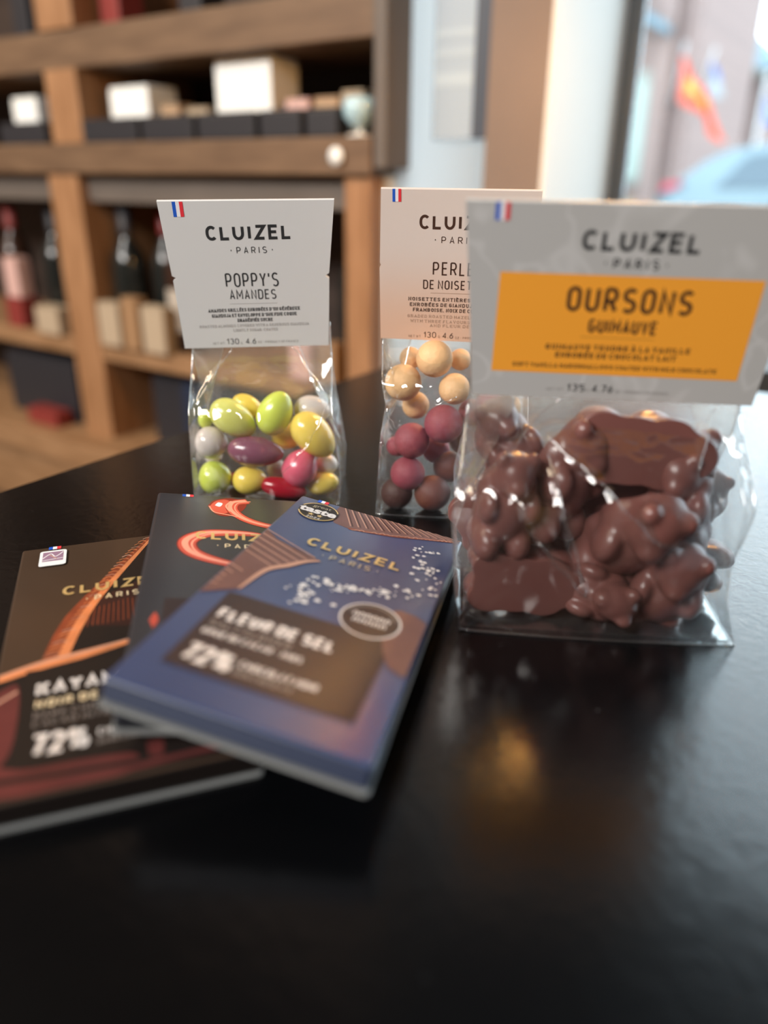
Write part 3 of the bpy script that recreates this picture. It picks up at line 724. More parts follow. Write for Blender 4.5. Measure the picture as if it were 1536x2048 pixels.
p1.text('DARK CHOCOLATE', -24.2, 8, -45.0, 2.6, .12, 'lettering_dim', w=.5, gap=.3); p1.text('CACAO INTENSE', -24.2, 5, -49.2, 2.6, .12, 'lettering_dim', w=.5, gap=.3)
p1.text('72%', -24.2, -8.2, -62.6, 9.6, .17, 'lettering', w=.52, gap=.18)
p1.text('CHOCOLAT NOIR', -6, 18, -58.5, 3.0, .17, 'lettering', w=.5, gap=.28); p1.text('DARK CHOCOLATE', -6, 14, -62.4, 2.2, .13, 'lettering_dim', w=.5, gap=.28)
p1.flag(-26.5, 75.2, 79, 5)
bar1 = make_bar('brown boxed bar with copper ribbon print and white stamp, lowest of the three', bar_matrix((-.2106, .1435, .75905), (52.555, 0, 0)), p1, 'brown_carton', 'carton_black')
st = Print(['card_white', 'pink_print'], 6, 8)
sb = MB(); sb.prism(round_rect(.0106, .0145, .0012), 0, .0001)
so = sb.build('stamp_sticker', M['card_white'], bar1, T(-.0243, .0660, .0006)); so['label'] = 'white stamp sticker with mauve print'
sp = Print(['pink_print', 'choc_line', 'white'], 6, 8)
sp.rect(-4.1, 4.1, -3.2, 5.8, 'pink_print')
sp.band([(-4, 0), (-1, 4), (1, 1), (4, 5)], .5, 'white'); sp.band([(-4, -2), (4, -1)], .5, 'white'); sp.band([(-1.5, 3.2), (1.6, -1.4)], .5, 'choc_line')
sp.mb.build('stamp_print', [M[n] for n in sp.names], so, T(0, 0, .0001))

# middle bar: slate, coral rings
p2 = Print(['slate', 'slate_side', 'coral', 'coral_light', 'coral_dark', 'rust', 'gold', 'lettering_gold', 'lettering', 'lettering_dim', 'box_brown', 'blue', 'white', 'red'])
def swoosh(pts, wf):
    p2.band(pts, lambda t: wf(t) * 1.15, 'coral_dark'); p2.band(pts, wf, 'coral')
    p2.band([(x - .8, y + .6) for x, y in pts], lambda t: wf(t) * .38, 'coral_light')
    p2.band([(x + wf(.5) * .28, y - .2) for x, y in pts], lambda t: wf(t) * .12, 'coral_light')
swoosh([(14, 36), (2, 38.5), (-14, 37), (-22, 29), (-20, 19), (-10, 12), (4, 8), (18, 10)], lambda t: 1.2 + 5.8 * math.sin(PI * min(1, t * 1.1)) ** .8)
p2.poly(spline([(-15, 66), (-12, 73), (-5, 76.5), (2, 73), (1, 64), (-5, 56), (-11, 57), (-15, 66)]), 'coral_dark')
p2.poly(spline([(-14, 66), (-11.5, 72), (-7, 74.5), (-4, 70), (-5.5, 61), (-9, 58), (-12.5, 60), (-14, 66)]), 'coral')
swoosh([(3, 74), (-3, 71), (-4, 63), (1, 54), (10, 48), (24, 44)], lambda t: 5.2 - .8 * t)
p2.band([(-14.3, 66), (-12, 59.5), (-6, 57.2), (-2, 55.5)], .7, 'coral_light'); p2.band([(-4.5, 73), (-6.8, 67), (-5, 61)], .9, 'coral_light')
p2.poly(spline([(-11.8, 67), (-10.4, 70.5), (-8.4, 69.5), (-9.6, 65.8), (-11.8, 67)], 6), 'white')
p2.rect(-28, 28, -66, -18, 'box_brown')
p2.poly(spline([(-32, -33), (-30.4, -28), (-29, -33), (-30.4, -38)]), 'coral')
logo(p2)
p2.flag(-26.5, 75.2, 79, 5)
bar2 = make_bar('slate grey boxed bar with coral ring print, middle of the fan', bar_matrix((-.1868, .1853, .7692), (44.582, .502, 7.937)), p2, 'slate', 'slate_side')

# top bar: navy, chocolate shards and salt
p3 = Print(['navy', 'navy_side', 'choc', 'choc_dark', 'choc_line', 'salt', 'box_brown', 'gold', 'gold_pale', 'lettering', 'lettering_dim', 'lettering_gold', 'carton_black', 'blue', 'white', 'red', 'copper_dark'])
p3.poly([(-19, 79), (37.5, 79), (34, 74.5), (10, 63), (-8, 57), (-16, 59), (-19.5, 66)], 'choc')
for k in range(15):
    a = -17 + k * 3.0
    p3.band([(a, 79), (a + 8 + k * .25, 60.5 + k * 1.15)], .45, 'choc_line')
    p3.band([(a + 1.0, 79), (a + 9 + k * .25, 60.5 + k * 1.15)], .5, 'choc_dark')
p3.band([(-9, 57.2), (0, 59.5), (10, 62.6), (22, 68.6), (35, 74.6)], 1.6, 'copper_dark', 8)
for k in range(26):
    x = -8 + 42 * k / 25; y = 57.4 + 17 * (k / 25) ** 1.15
    p3.band([(x, y - .6), (x + 1.2, y + random.uniform(-.6, 1.4)), (x + 2.2, y + .2)], .35, 'choc_line', 3)
p3.poly([(-37.5, -26), (-37.5, 35), (-30, 28.5), (-10, 21), (-13, 18), (-18, 11), (-24, 2), (-26.5, -16), (-31, -20)], 'choc')
for k in range(13):
    y = 31 - k * 4.4
    p3.band([(-37.5, y + 4), (-34 + 22 * max(0, 1 - k / 9.5), y - 9 + 1.2 * k)], .5, 'choc_line' if k not in (6, 7) else 'choc')
p3.band([(-9.5, 20.6), (-14, 17), (-18.5, 10), (-24, 1.5), (-26.5, -16)], lambda t: .8 + 1.6 * math.sin(PI * t), 'choc_line')
path = spline([(-8, -16), (-5, -8), (-8, -3), (-2, 4), (4, 7), (11, 8.5), (19, 11), (28, 17), (35, 25), (31, 36), (26, 46), (22, 58)], 10)
p3.lay(); p3.hold = True
for k in range(150):
    c = path[min(len(path) - 1, int(random.random() ** .85 * len(path)))]
    sgm = 2.6 if k < 95 else 4.2
    x, y = c[0] + random.gauss(0, sgm), c[1] + random.gauss(0, sgm * .6)
    if x > 36 or (y < -16): continue
    r = random.uniform(.45, 1.35); a0 = random.uniform(0, 6)
    p3.poly([(x + r * random.uniform(.5, 1.2) * math.cos(a0 + i * PI / 2.5), y + r * random.uniform(.5, 1.2) * math.sin(a0 + i * PI / 2.5)) for i in range(5)], 'salt')
p3.hold = False
p3.rect(-28.2, 28.2, -65.2, -19.4, 'box_brown')
p3.poly(spline([(26, 2), (34, 0), (37.5, -8), (37.5, -34), (33, -36), (28.2, -30), (20, -4)]), 'choc')
disc = [(18.6 + 10.2 * math.cos(2 * PI * i / 40), -10.5 + 11.2 * math.sin(2 * PI * i / 40)) for i in range(40)]
p3.poly(disc, 'box_brown'); p3.band(disc + [disc[0]], .7, 'lettering', 1)
p3.band([(18.6 + 8.6 * math.cos(PI * i / 14 + .4), -10.5 + 9.4 * math.sin(PI * i / 14 + .4)) for i in range(12)], .5, 'lettering_dim', 1)
for y, xs in ((-8.6, (12.2, 14.4, 16.6, 18.8, 21.0, 23.2)), (-12.6, (13.0, 15.4, 17.8, 20.2, 22.6))):
    for x in xs: p3.band([(x, y - 1.2), (x + .5, y + 1.2), (x + 1.5, y + .6), (x + 1.3, y - 1.0)], .6, 'lettering', 3)
logo(p3, 'gold', 'gold_pale')
p3.text('FLEUR DE SEL', -25.6, 13.2, -36.4, 6.4, .22, 'lettering', w=.58, gap=.28)
p3.text('SALT FLOWER', -25.4, 1, -41.6, 3.6, .14, 'lettering_dim', w=.5, gap=.3)
p3.text('GRUE DE CACAO - NIBS', -25.4, 6.5, -46.4, 3.0, .2, 'lettering', w=.5, gap=.3)
p3.text('72%', -25.4, -10, -61.5, 9.2, .19, 'lettering', w=.52, gap=.18)
p3.text('CHOCOLAT NOIR', -8.6, 15, -57.3, 3.2, .2, 'lettering', w=.5, gap=.28); p3.text('DARK CHOCOLATE', -8.6, 9, -61.2, 2.4, .16, 'lettering_dim', w=.5, gap=.28)
p3.flag(-29, 75.0, 79, 5)
ov = lambda cx, cy, rx, ry, a0=0, a1=360, n=36: [(cx + rx * math.cos(math.radians(a0 + (a1 - a0) * i / n)), cy + ry * math.sin(math.radians(a0 + (a1 - a0) * i / n))) for i in range(n + 1)]
p3.poly(ov(-25, 64.8, 8.6, 9.4)[:-1], 'carton_black')
p3.band(ov(-25, 64.8, 8.4, 9.2, 20, 160), .6, 'gold', 1); p3.band(ov(-25, 64.8, 8.4, 9.2, 200, 340), .6, 'gold', 1)
for cx in (-27, -23): p3.poly([(cx + (1.5 if k % 2 == 0 else .65) * math.sin(k * PI / 5), 60.4 + (1.5 if k % 2 == 0 else .65) * math.cos(k * PI / 5)) for k in range(10)], 'gold')
p3.text('2024', -28, -22, 56.6, 1.8, .16, 'lettering', w=.5, gap=.25)
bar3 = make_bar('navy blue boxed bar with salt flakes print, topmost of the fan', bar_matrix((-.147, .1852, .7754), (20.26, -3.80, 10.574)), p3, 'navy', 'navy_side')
def font_print(parent, txt, x0, x1, y, z, mat, bold=0):
    cu = bpy.data.curves.new('tmp_text', 'FONT'); cu.body = txt; cu.size = .01; cu.offset = bold; cu.resolution_u = 4; cu.align_x = 'LEFT'
    to = bpy.data.objects.new('tmp_text', cu); C.objects.link(to)
    dg = bpy.context.evaluated_depsgraph_get(); me = bpy.data.meshes.new_from_object(to.evaluated_get(dg))
    bpy.data.objects.remove(to)
    xs = [v.co.x for v in me.vertices]; k = (x1 - x0) / (max(xs) - min(xs)); m0 = min(xs)
    for v in me.vertices: v.co = Vector((x0 + (v.co.x - m0) * k, y + v.co.y * k, z))
    me.materials.clear(); me.materials.append(mat)
    o = bpy.data.objects.new('seal_lettering', me); C.objects.link(o); o.parent = parent
    return o
pf = [c for c in bar3.children if c.name.startswith('carton')][0]
font_print(pf, 'taste', -.0334, -.0168, .0622, .0006, M['lettering'], .0004)
font_print(pf, 'great', -.0288, -.0206, .0686, .0006, M['gold_pale'])

# ------------------------------------------------------------------ bags of sweets
def bag_frame(O, yaw): return T(O[0], O[1], TABLE_Z) @ Matrix.Rotation(math.radians(yaw), 4, 'Z')
BAG1 = bag_frame((-.2589, .2773), 32.95)
BAG2 = bag_frame((-.1675, .3178), 28.27)
BAG3 = bag_frame((-.0731, .2512), 28.56)
LEAN = math.radians(14)
def label_matrix(px, py, pz):
    c, s = math.cos(LEAN), math.sin(LEAN)
    return Matrix(((1, 0, 0, px), (0, -s, -c, py), (0, c, -s, pz), (0, 0, 0, 1)))
def interp(tab, z):
    for (z0, a), (z1, b) in zip(tab, tab[1:]):
        if z <= z1: return a + (b - a) * max(0, (z - z0)) / (z1 - z0)
    return tab[-1][1]
def smooth(t): t = max(0, min(1, t)); return t * t * (3 - 2 * t)

def make_film(bag, xl, xr, zt, yf, yb, gus, bulge0, ridges, mat, zl, amp=.0008, seam_r=.00035, frq=70):
    """gusseted pouch: front, back and folded side panels; millimetres in, metres out"""
    mb = MB(); NU, NV = 130, 130
    tf = lambda z: 1 - smooth((z - zl + 14) / 11)
    bulge = lambda z: bulge0(z) * tf(z)
    def disp(x, y, z, k):
        p = Vector((x, y * 1.3, z * .7)) * frq / 1000
        n = noise.noise(p) + .55 * (1 - 2 * abs(noise.noise(p * 2.1 + Vector((9, 3, k)))))
        return amp * 1000 * n
    def panel(fn, nu, nv, sgn, edge):
        vs, fs = [], []
        for j in range(nv + 1):
            for i in range(nu + 1):
                s, z = i / nu, zt * j / nv
                vs.append(tuple(c / 1000 for c in fn(s, z)))
        for j in range(nv):
            for i in range(nu):
                a = j * (nu + 1) + i; fs.append((a, a + 1, a + nu + 2, a + nu + 1))
        mb.add(vs, fs, 0, True)
    fade = lambda s, z: min(1, s * 8, (1 - s) * 8, z / 6) * tf(z)
    def front(s, z):
        x = xl(z) + (xr(z) - xl(z)) * s; y = yf(z) - bulge(z) * math.sin(PI * s) ** .7
        h = disp(x, y, z, 0) * fade(s, z)
        for x1, z1, x2, z2, hh, ww in ridges:
            dx, dz = x2 - x1, z2 - z1; t = max(0, min(1, ((x - x1) * dx + (z - z1) * dz) / (dx * dx + dz * dz)))
            d = math.hypot(x - x1 - t * dx, z - z1 - t * dz); h += tf(z) * hh * math.exp(-(d / ww) ** 2) * min(1, t * 8 + .2, (1 - t) * 8 + .2)
        return (x, y - h, z)
    def back(s, z):
        x = xl(z) + (xr(z) - xl(z)) * s; y = yb(z) + bulge(z) * .6 * math.sin(PI * s) ** .7
        return (x, y + disp(x, y, z, 5) * fade(s, z), z)
    def side(left, first):
        def fn(s, z):
            xe = xl(z) if left else xr(z); g = gus(z) * (1 if left else -1); ym = (yf(z) + yb(z)) / 2
            a = (xe, yf(z)) if first else (xe + g, ym); b = (xe + g, ym) if first else (xe, yb(z))
            x, y = a[0] + (b[0] - a[0]) * s, a[1] + (b[1] - a[1]) * s
            return (x + disp(x, y, z, 8) * .8 * fade(s, z), y, z)
        return fn
    panel(front, NU, NV, 1, 0); panel(back, 40, 50, -1, 0)
    for l in (True, False):
        for f in (True, False): panel(side(l, f), 10, 60, 1, 0)
    mb.add([(xl(0) / 1000, yf(0) / 1000, .0003), (xr(0) / 1000, yf(0) / 1000, .0003), (xr(0) / 1000, yb(0) / 1000, .0003), (xl(0) / 1000, yb(0) / 1000, .0003)], [(0, 1, 2, 3)])
    o = mb.build('film_pouch', mat, bag)
    for fn, s in ((front, 0), (front, 1), (back, 0), (back, 1)):
        t = MB(); t.tube([tuple(c / 1000 for c in fn(s, zt * j / 40)) for j in range(41)], seam_r, 0, 6); t.build('folded_edge', M['seam'], o)
    for l in (True, False):
        fn = side(l, True)
        t = MB(); t.tube([tuple(c / 1000 for c in fn(1, zt * (.3 + .7 * j / 30))) for j in range(31)], seam_r * .9, 0, 6); t.build('gusset_crease', M['seam'], o)
    for x1, z1, x2, z2, hh, ww in ridges:
        if hh < 1: continue
        pts = []
        for k in range(19):
            x, z = x1 + (x2 - x1) * k / 18 + .5 * math.sin(k * .7), z1 + (z2 - z1) * k / 18
            sx = max(.01, min(.99, (x - xl(z)) / (xr(z) - xl(z)))); pts.append(tuple(c / 1000 for c in front(sx, z)))
        t = MB(); t.tube(pts, .00016 * hh, 0, 6); t.build('film_crease', M['seam'], o)
    t = MB(); t.tube([tuple(c / 1000 for c in front(i / 30, .6)) for i in range(31)], seam_r, 0, 6); t.build('bottom_fold', M['seam'], o)
    return o

def make_header(bag, outline, names, pr, lm, mat0):
    mb = MB(); k = names.index(mat0)
    mb.prism(mm(outline), -.0004, 0, k); mb.prism(mm(outline), -.0019, -.0015, k)
    ys = sorted(outline, key=lambda p: -p[1])[:2]; (xa, ya), (xb, yb_) = sorted(ys)
    mb.add([(xa / 1000, ya / 1000, -.0019), (xb / 1000, yb_ / 1000, -.0019), (xb / 1000, yb_ / 1000, 0), (xa / 1000, ya / 1000, 0),
            (xa / 1000, ya / 1000 + .0004, -.0012), (xb / 1000, yb_ / 1000 + .0004, -.0012), (xb / 1000, yb_ / 1000 + .0004, -.0007), (xa / 1000, ya / 1000 + .0004, -.0007)],
           [(0, 1, 5, 4), (4, 5, 6, 7), (7, 6, 2, 3), (0, 4, 7, 3), (1, 2, 6, 5)], k)
    o0 = len(mb.v); mb.v += pr.mb.v; mb.f += [tuple(o0 + i for i in f) for f in pr.mb.f]; mb.m += pr.mb.m; mb.sm += pr.mb.sm
    return mb.build('header_card', [M[n] for n in names], bag, lm)

# --- bag 1: sugared almonds
bag1 = thing('sweet_bag', 'clear bag of coloured sugared almonds under a pale grey card', 'bag of sweets', BAG1, 'clear bags with header cards')
n1 = ['card', 'ink', 'ink_grey', 'blue', 'white', 'red']
q = Print(n1, 60, 90)
q.text('CLUIZEL', -18.8, 21.4, 53.6, 6.9, .205, 'ink', w=.85, gap=.34, slope=.03)
q.text('· PARIS ·', -8.0, 12.0, 47.6, 3.2, .13, 'ink', w=.52, gap=.45, slope=.03)
q.text("POPPY'S", -12.3, 13.6, 31.2, 7.0, .11, 'ink', w=.50, gap=.24, slope=.03)
q.text('AMANDES', -11.0, 11.9, 25.0, 5.0, .12, 'ink', w=.50, gap=.24, slope=.03)
q.poly([(-11.4, 22.7), (12.1, 23.5), (12.1, 23.7), (-11.4, 22.9)], 'ink_grey')
sf = dict(w=.52, gap=.30, slope=.045, serif=True)
q.text("AMANDES GRILLÉES ENROBÉES D'UN GÉNÉREUX", -22.6, 22.9, 18.2, 1.75, .2, 'ink', **sf)
q.text("GIANDUJA ET ENVELOPPE D'UNE FINE COQUE", -21.2, 21.2, 15.5, 1.75, .2, 'ink', **sf)
q.text('DRAGÉIFIÉE SUCRE', -8.6, 9.0, 13.4, 1.75, .2, 'ink', **sf)
q.text('ROASTED ALMONDS COVERED WITH A GENEROUS GIANDUJA', -28, 27, 9.9, 1.45, .14, 'ink_grey', **sf)
q.text('LIGHTLY SUGAR-COATED', -11.2, 11.2, 8.2, 1.45, .14, 'ink_grey', **sf)
q.text('NET WT', -22.6, -16.6, 1.0, 1.3, .14, 'ink_grey', slope=.04); q.text('130', -15.3, -9.2, 1.3, 3.1, .11, 'ink', gap=.2, slope=.04); q.text('4.6', -5.6, -.4, 1.6, 3.1, .11, 'ink', gap=.2, slope=.04)
q.text('OZ - PRODUCT OF FRANCE', .6, 21.2, 2.2, 1.2, .14, 'ink_grey', slope=.04)
q.text('G', -8.3, -7.4, 1.4, 1.3, .14, 'ink_grey')
for k, c in enumerate(('blue', 'white', 'red')):
    q.poly([(-32.5 + k * 1.65, 64.4 + k * .05), (-30.85 + k * 1.65, 64.45 + k * .05), (-30.8 + k * 1.65, 71.2 + k * .03), (-32.45 + k * 1.65, 71.15 + k * .03)], c)
make_header(bag1, [(-39.3, 71.2), (-37.9, 36.6), (-35.8, 35.4), (-37.7, 34.2), (-37.4, -1.3), (36.4, 1.5), (38.0, 36.3), (36.2, 37.6), (38.1, 38.8), (41.7, 72.6)], n1, q, label_matrix(-.0041, .020, .0786), 'card')
lab_y = lambda z, P, pz: P - math.tan(LEAN) * (z - pz)
f1 = make_film(bag1, lambda z: interp([(0, -38.3), (27, -38), (46, -37.5), (80, -38), (96, -38)], z), lambda z: interp([(0, 37.8), (19, 38.6), (36, 36.4), (54, 34.5), (82, 33.3), (96, 33.3)], z), 92,
          lambda z: 20.9 * smooth((z - 42) / 37) - (z - 78.6) * .25 * smooth((z - 78) / 4) + .0 * z, lambda z: 42 - 20.2 * smooth((z - 30) / 50) - (z - 78.6) * .25 * smooth((z - 78) / 4),
          lambda z: 20 * max(0, (z - 30) / 60), lambda z: 1.5 + 3 * math.sin(PI * min(1, z / 80)),
          [(36, 60, 24, 36, 1.0, 1.3), (24, 36, 9, 18, 1.0, 1.0), (9, 18, -4, 19, .7, .9), (13, 79, 34, 56, 1.6, 2.6), (-17, 79, -34, 52, 1.3, 1.5), (-36, 66, -33, 34, .9, 1.2)], M['film'], 78.6)
sh_ = 'sugared almonds in the left bag'
def almond(k, x, y, z, a, b, rot, label, name='sugared_almond', cat='sweet', group=sh_, bag=BAG1, mats=SUGAR, egg=.12):
    vs, fs = ellipsoid(a / 1000, b / 1000 * .98, b / 1000, egg=egg)
    mb = MB(); mb.add(vs, fs, 0, True)
    o = mb.build(name, mats[k]); o.matrix_world = bag @ T(x / 1000, y / 1000, z / 1000) @ Matrix.Rotation(-math.radians(rot), 4, 'Y')
    return tag(o, label, cat, group)
for a in [
    ('yellow_green', -17.7, 13.0, 42.7, 13.0, 8.8, -35, 'large yellow-green almond, upper left, just above the purple almond'),
    ('yellow', -12.6, 28, 45.0, 9.0, 6.0, -25, 'yellow almond peeping out behind the two large green almonds'),
    ('lime', 4.4, 13.0, 45.9, 12.2, 9.0, 65, 'lime green almond standing on end at the top of the pile'),
    ('grey', 22.6, 22, 45.1, 9.6, 7.8, 0, 'pale grey almond at the top right of the pile'),
    ('yellow', 24.2, 11.0, 34.8, 14.0, 9.6, -50, 'large tilted yellow almond at the right edge of the bag'),
    ('yellow', 8.1, 28, 29.0, 8.8, 7.4, 0, 'yellow almond half hidden behind the pink and lime almonds'),
    ('lime', -33.4, 18, 40.8, 3.8, 5.0, 0, 'small lime almond at the upper left edge of the bag'),
    ('grey', -29.8, 12.0, 29.6, 8.6, 8.6, 0, 'pinkish grey round almond at the left edge, left of the purple one'),
    ('grey', -33.0, 26, 18.0, 5.0, 5.0, 0, 'small grey almond behind the lower left lime almond'),
    ('purple', -6.4, 9.8, 25.8, 14.9, 8.1, -5, 'long purple almond lying across the middle of the pile'),
    ('pink', 16.8, 10.5, 16.8, 10.6, 9.4, 60, 'round pink almond at the lower right'),
    ('grey', 2.0, 24, 11.0, 5.6, 5.6, 0, 'grey almond in shadow left of the pink almond'),
    ('grey', 30.0, 20, 15.5, 6.0, 6.0, 0, 'pale grey almond right of the pink almond at the bag edge'),
    ('lime', -29.0, 10.5, 10.6, 8.6, 9.0, 0, 'round lime almond at the bottom left corner'),
    ('yellow', -10.5, 10.5, 9.2, 9.3, 7.6, 0, 'round yellow almond on the bottom row, beneath the purple one'),
    ('red', 7.6, 8.5, 5.8, 12.6, 5.6, -12, 'deep red almond lying flat on the bottom below the pink one'),
    ('yellow', 28.1, 14.0, 7.0, 8.7, 6.4, 10, 'golden yellow almond at the bottom right corner'),
    ('red', -20.5, 24, 4.6, 5.4, 3.8, 0, 'small dark red almond glimpsed between the lime and yellow bottom almonds'),
]: almond(*a)

# --- bag 2: hazelnut pearls
bag2 = thing('sweet_bag', 'clear bag of cream, pink and brown pearls under a peach card', 'bag of sweets', BAG2, 'clear bags with header cards')
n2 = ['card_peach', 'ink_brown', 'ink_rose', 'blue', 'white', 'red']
q = Print(n2, 60, 90); sl = -.012
q.text('CLUIZEL', -8.2, 27.2, 53.4, 6.3, .19, 'ink_brown', w=.85, gap=.34, slope=sl)
q.text('· PARIS ·', -1.2, 19.8, 47.2, 3.1, .12, 'ink_brown', w=.52, gap=.45, slope=sl)
q.text('PERLES', -1.9, 21.0, 32.6, 6.2, .11, 'ink_brown', w=.50, gap=.27, slope=sl)
q.text('DE NOISETTES', -6.2, 25.4, 26.0, 4.4, .13, 'ink_brown', w=.50, gap=.24, slope=sl)
q.poly([(-2.7, 24.0), (21, 23.8), (21, 24.0), (-2.7, 24.2)], 'ink_rose')
sf = dict(w=.52, gap=.30, slope=sl, serif=True)
q.text('NOISETTES ENTIÈRES CALIBRÉES', -13.0, 32, 20.3, 1.75, .2, 'ink_brown', **sf)
q.text('ENROBÉES DE GIANDUJA AUX NOIX', -12.3, 31.5, 17.6, 1.75, .2, 'ink_brown', **sf)
q.text('FRAMBOISE, NOIX DE COCO ET SEL', -10.8, 30.2, 15.0, 1.75, .2, 'ink_brown', **sf)
q.text('GRADED ROASTED HAZELNUTS GLAZED', -13.4, 33, 12.0, 1.45, .14, 'ink_rose', **sf)
q.text('WITH THREE FLAVOURS RASPBERRY', -12.0, 32, 9.5, 1.45, .14, 'ink_rose', **sf)
q.text('AND FLEUR DE SEL', -2.6, 22, 7.3, 1.45, .14, 'ink_rose', **sf)
q.text('NET WT', -12.9, -7, 1.7, 1.3, .14, 'ink_rose'); q.text('130', -5.6, .4, 1.7, 3.0, .11, 'ink_brown', gap=.2); q.text('4.6', 3.6, 8.7, 1.5, 3.0, .11, 'ink_brown', gap=.2)
q.text('OZ - PRODUCT OF FRANCE', 9.6, 30, 1.4, 1.2, .14, 'ink_rose'); q.text('G', 1.4, 2.3, 1.7, 1.3, .14, 'ink_rose')
for k, c in enumerate(('blue', 'white', 'red')): q.rect(-20.1 + k * 1.28, -20.1 + (k + 1) * 1.28, 65.0, 70.4, c)
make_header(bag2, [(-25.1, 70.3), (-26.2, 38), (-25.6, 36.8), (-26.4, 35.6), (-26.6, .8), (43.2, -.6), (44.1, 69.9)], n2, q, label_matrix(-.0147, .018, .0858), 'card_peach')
f2 = make_film(bag2, lambda z: interp([(0, -41.3), (19, -40.4), (43, -39), (58, -36.6), (68, -38.4), (87, -40.5), (100, -40.5)], z), lambda z: interp([(0, 31), (43, 32), (58, 31), (87, 29), (100, 29)], z), 98,
          lambda z: 18.9 * smooth((z - 66) / 22) - (z - 85.8) * .25 * smooth((z - 85) / 4), lambda z: 42 - 22.2 * smooth((z - 40) / 47) - (z - 85.8) * .25 * smooth((z - 85) / 4),
          lambda z: 18 * max(0, (z - 40) / 60), lambda z: 1 + 3 * math.sin(PI * min(1, z / 86)),
          [(-13, 60, -3, 64, 1.5, 2.2), (-37, 56, -31, 47, 1.1, 1.0), (-30, 52, -27, 40, .9, .8), (-19, 25, -8, 26, .8, .8), (-20, 20, 0, 10, .8, .8), (-38, 84, -34, 74, 1.6, 2.0), (-40, 40, -36, 25, 1.2, 1.4)], M['film'], 85.8)
def pearl(k, x, y, z, r, label):
    return almond(k, x, y, z, r, r, 0, label, 'hazelnut_pearl', 'sweet', 'coated hazelnut pearls in the middle bag', BAG2, PEARL, 0)
for a in [
    ('cream', -14.6, 17, 77.4, 9.0, 'large cream pearl at the very top of the pile, under the card'),
    ('cream', -29.6, 15, 65.6, 9.1, 'large cream pearl at the left edge, upper part of the bag'),
    ('cream', -4.2, 15, 63.2, 7.7, 'speckled cream pearl right of centre, touching the front bag'),
    ('cream', -2.0, 28, 75.0, 5.4, 'cream pearl behind, upper right, half hidden by the front card'),
    ('cream', -27.0, 28, 75.0, 5.6, 'cream pearl behind the two large cream pearls'),
    ('cream', -23.8, 27, 51.0, 7.0, 'honey cream pearl behind, above the pink pearls'),
    ('rose', -8.8, 10.2, 46.5, 9.6, 'large dusty pink pearl, highest of the pink ones'),
    ('rose', -24.5, 11, 37.0, 9.0, 'pink pearl in the middle left of the bag'),
    ('rose', -33.0, 24, 29.5, 5.4, 'pink pearl at the left edge, mostly hidden'),
    ('rose', -26.1, 9.6, 19.8, 8.8, 'reddish pink pearl directly above the dark cocoa pearl'),
    ('rose', -12.5, 28, 27.0, 7.2, 'shadowed pink pearl behind the highest pink pearl'),
    ('rose', 5.0, 24, 49.0, 6.8, 'pink pearl behind, right of the highest pink pearl'),
    ('cocoa', -31.5, 10.0, 8.6, 8.3, 'dark cocoa pearl at the bottom left corner'),
    ('russet', -13.2, 10.2, 9.4, 9.3, 'russet brown pearl on the bottom row, right of the cocoa pearl'),
    ('russet', -5.5, 23, 19.6, 8.1, 'russet pearl one row up, behind the bottom russet pearl'),
    ('russet', 1.5, 21, 34.6, 7.0, 'russet pearl below the highest pink pearl, near the front bag'),
    ('rose', 14.0, 18, 55.0, 7.7, 'pink pearl seen through the film of the front bag'),
    ('cream', 22.5, 19, 54.0, 6.7, 'cream pearl seen through the film of the front bag'),
    ('russet', 6.5, 14, 9.0, 8.2, 'russet pearl on the bottom, partly behind the front bag'),
]: pearl(*a)

# --- bag 3: chocolate bears
bag3 = thing('sweet_bag', 'large clear bag of chocolate bears under a grey and orange card', 'bag of sweets', BAG3, 'clear bags with header cards')
n3 = ['card_marble', 'orange', 'ink', 'ink_brown', 'ink_grey', 'rule_orange', 'blue', 'white', 'red']
q = Print(n3, 70, 90); sl = -.022
q.poly([(-43.6, 46.5), (-44.1, 10.7), (41.1, 9.2), (41.2, 45.0)], 'orange')
q.text('CLUIZEL', -18.5, 18.9, 53.9, 6.6, .21, 'ink', w=.85, gap=.34, slope=sl)
q.text('· PARIS ·', -10.5, 9.6, 48.2, 3.4, .17, 'ink', w=.52, gap=.45, slope=sl)
q.text('OURSONS', -20.9, 20.3, 33.4, 8.8, .16, 'ink_brown', w=.52, gap=.26, slope=sl)
q.text('GUIMAUVE', -12.6, 10.5, 25.9, 5.0, .18, 'ink_brown', w=.50, gap=.24, slope=sl)
q.poly([(-14.7, 24.2), (10.2, 23.7), (10.2, 24.0), (-14.7, 24.5)], 'rule_orange')
sf = dict(w=.52, gap=.30, slope=sl * .6, serif=True)
q.text('GUIMAUVE TENDRE À LA VANILLE', -26.0, 22.9, 19.5, 2.0, .22, 'ink_brown', **sf)
q.text('ENROBÉE DE CHOCOLAT LAIT', -22.3, 18.8, 16.5, 2.0, .22, 'ink_brown', **sf)
q.text('SOFT VANILLA MARSHMALLOWS COATED WITH MILK CHOCOLATE', -36.8, 33.3, 12.7, 1.6, .2, 'ink_brown', **sf)
q.text('NET WT', -24, -18, 3.4, 1.2, .14, 'ink_grey'); q.text('135', -16.8, -10.4, 3.3, 3.0, .13, 'ink', gap=.2, slope=sl); q.text('4.76', -7.9, -.6, 3.2, 3.0, .13, 'ink', gap=.2, slope=sl)
q.text('G', -9.8, -8.9, 3.3, 1.2, .14, 'ink_grey'); q.text('OZ - PRODUCT OF FRANCE', .4, 18.9, 3.2, 1.2, .14, 'ink_grey', slope=sl)
for k, c in enumerate(('blue', 'white', 'red')): q.rect(-46.5 + k * 1.5, -46.5 + (k + 1) * 1.5, 63.0, 68.6, c)
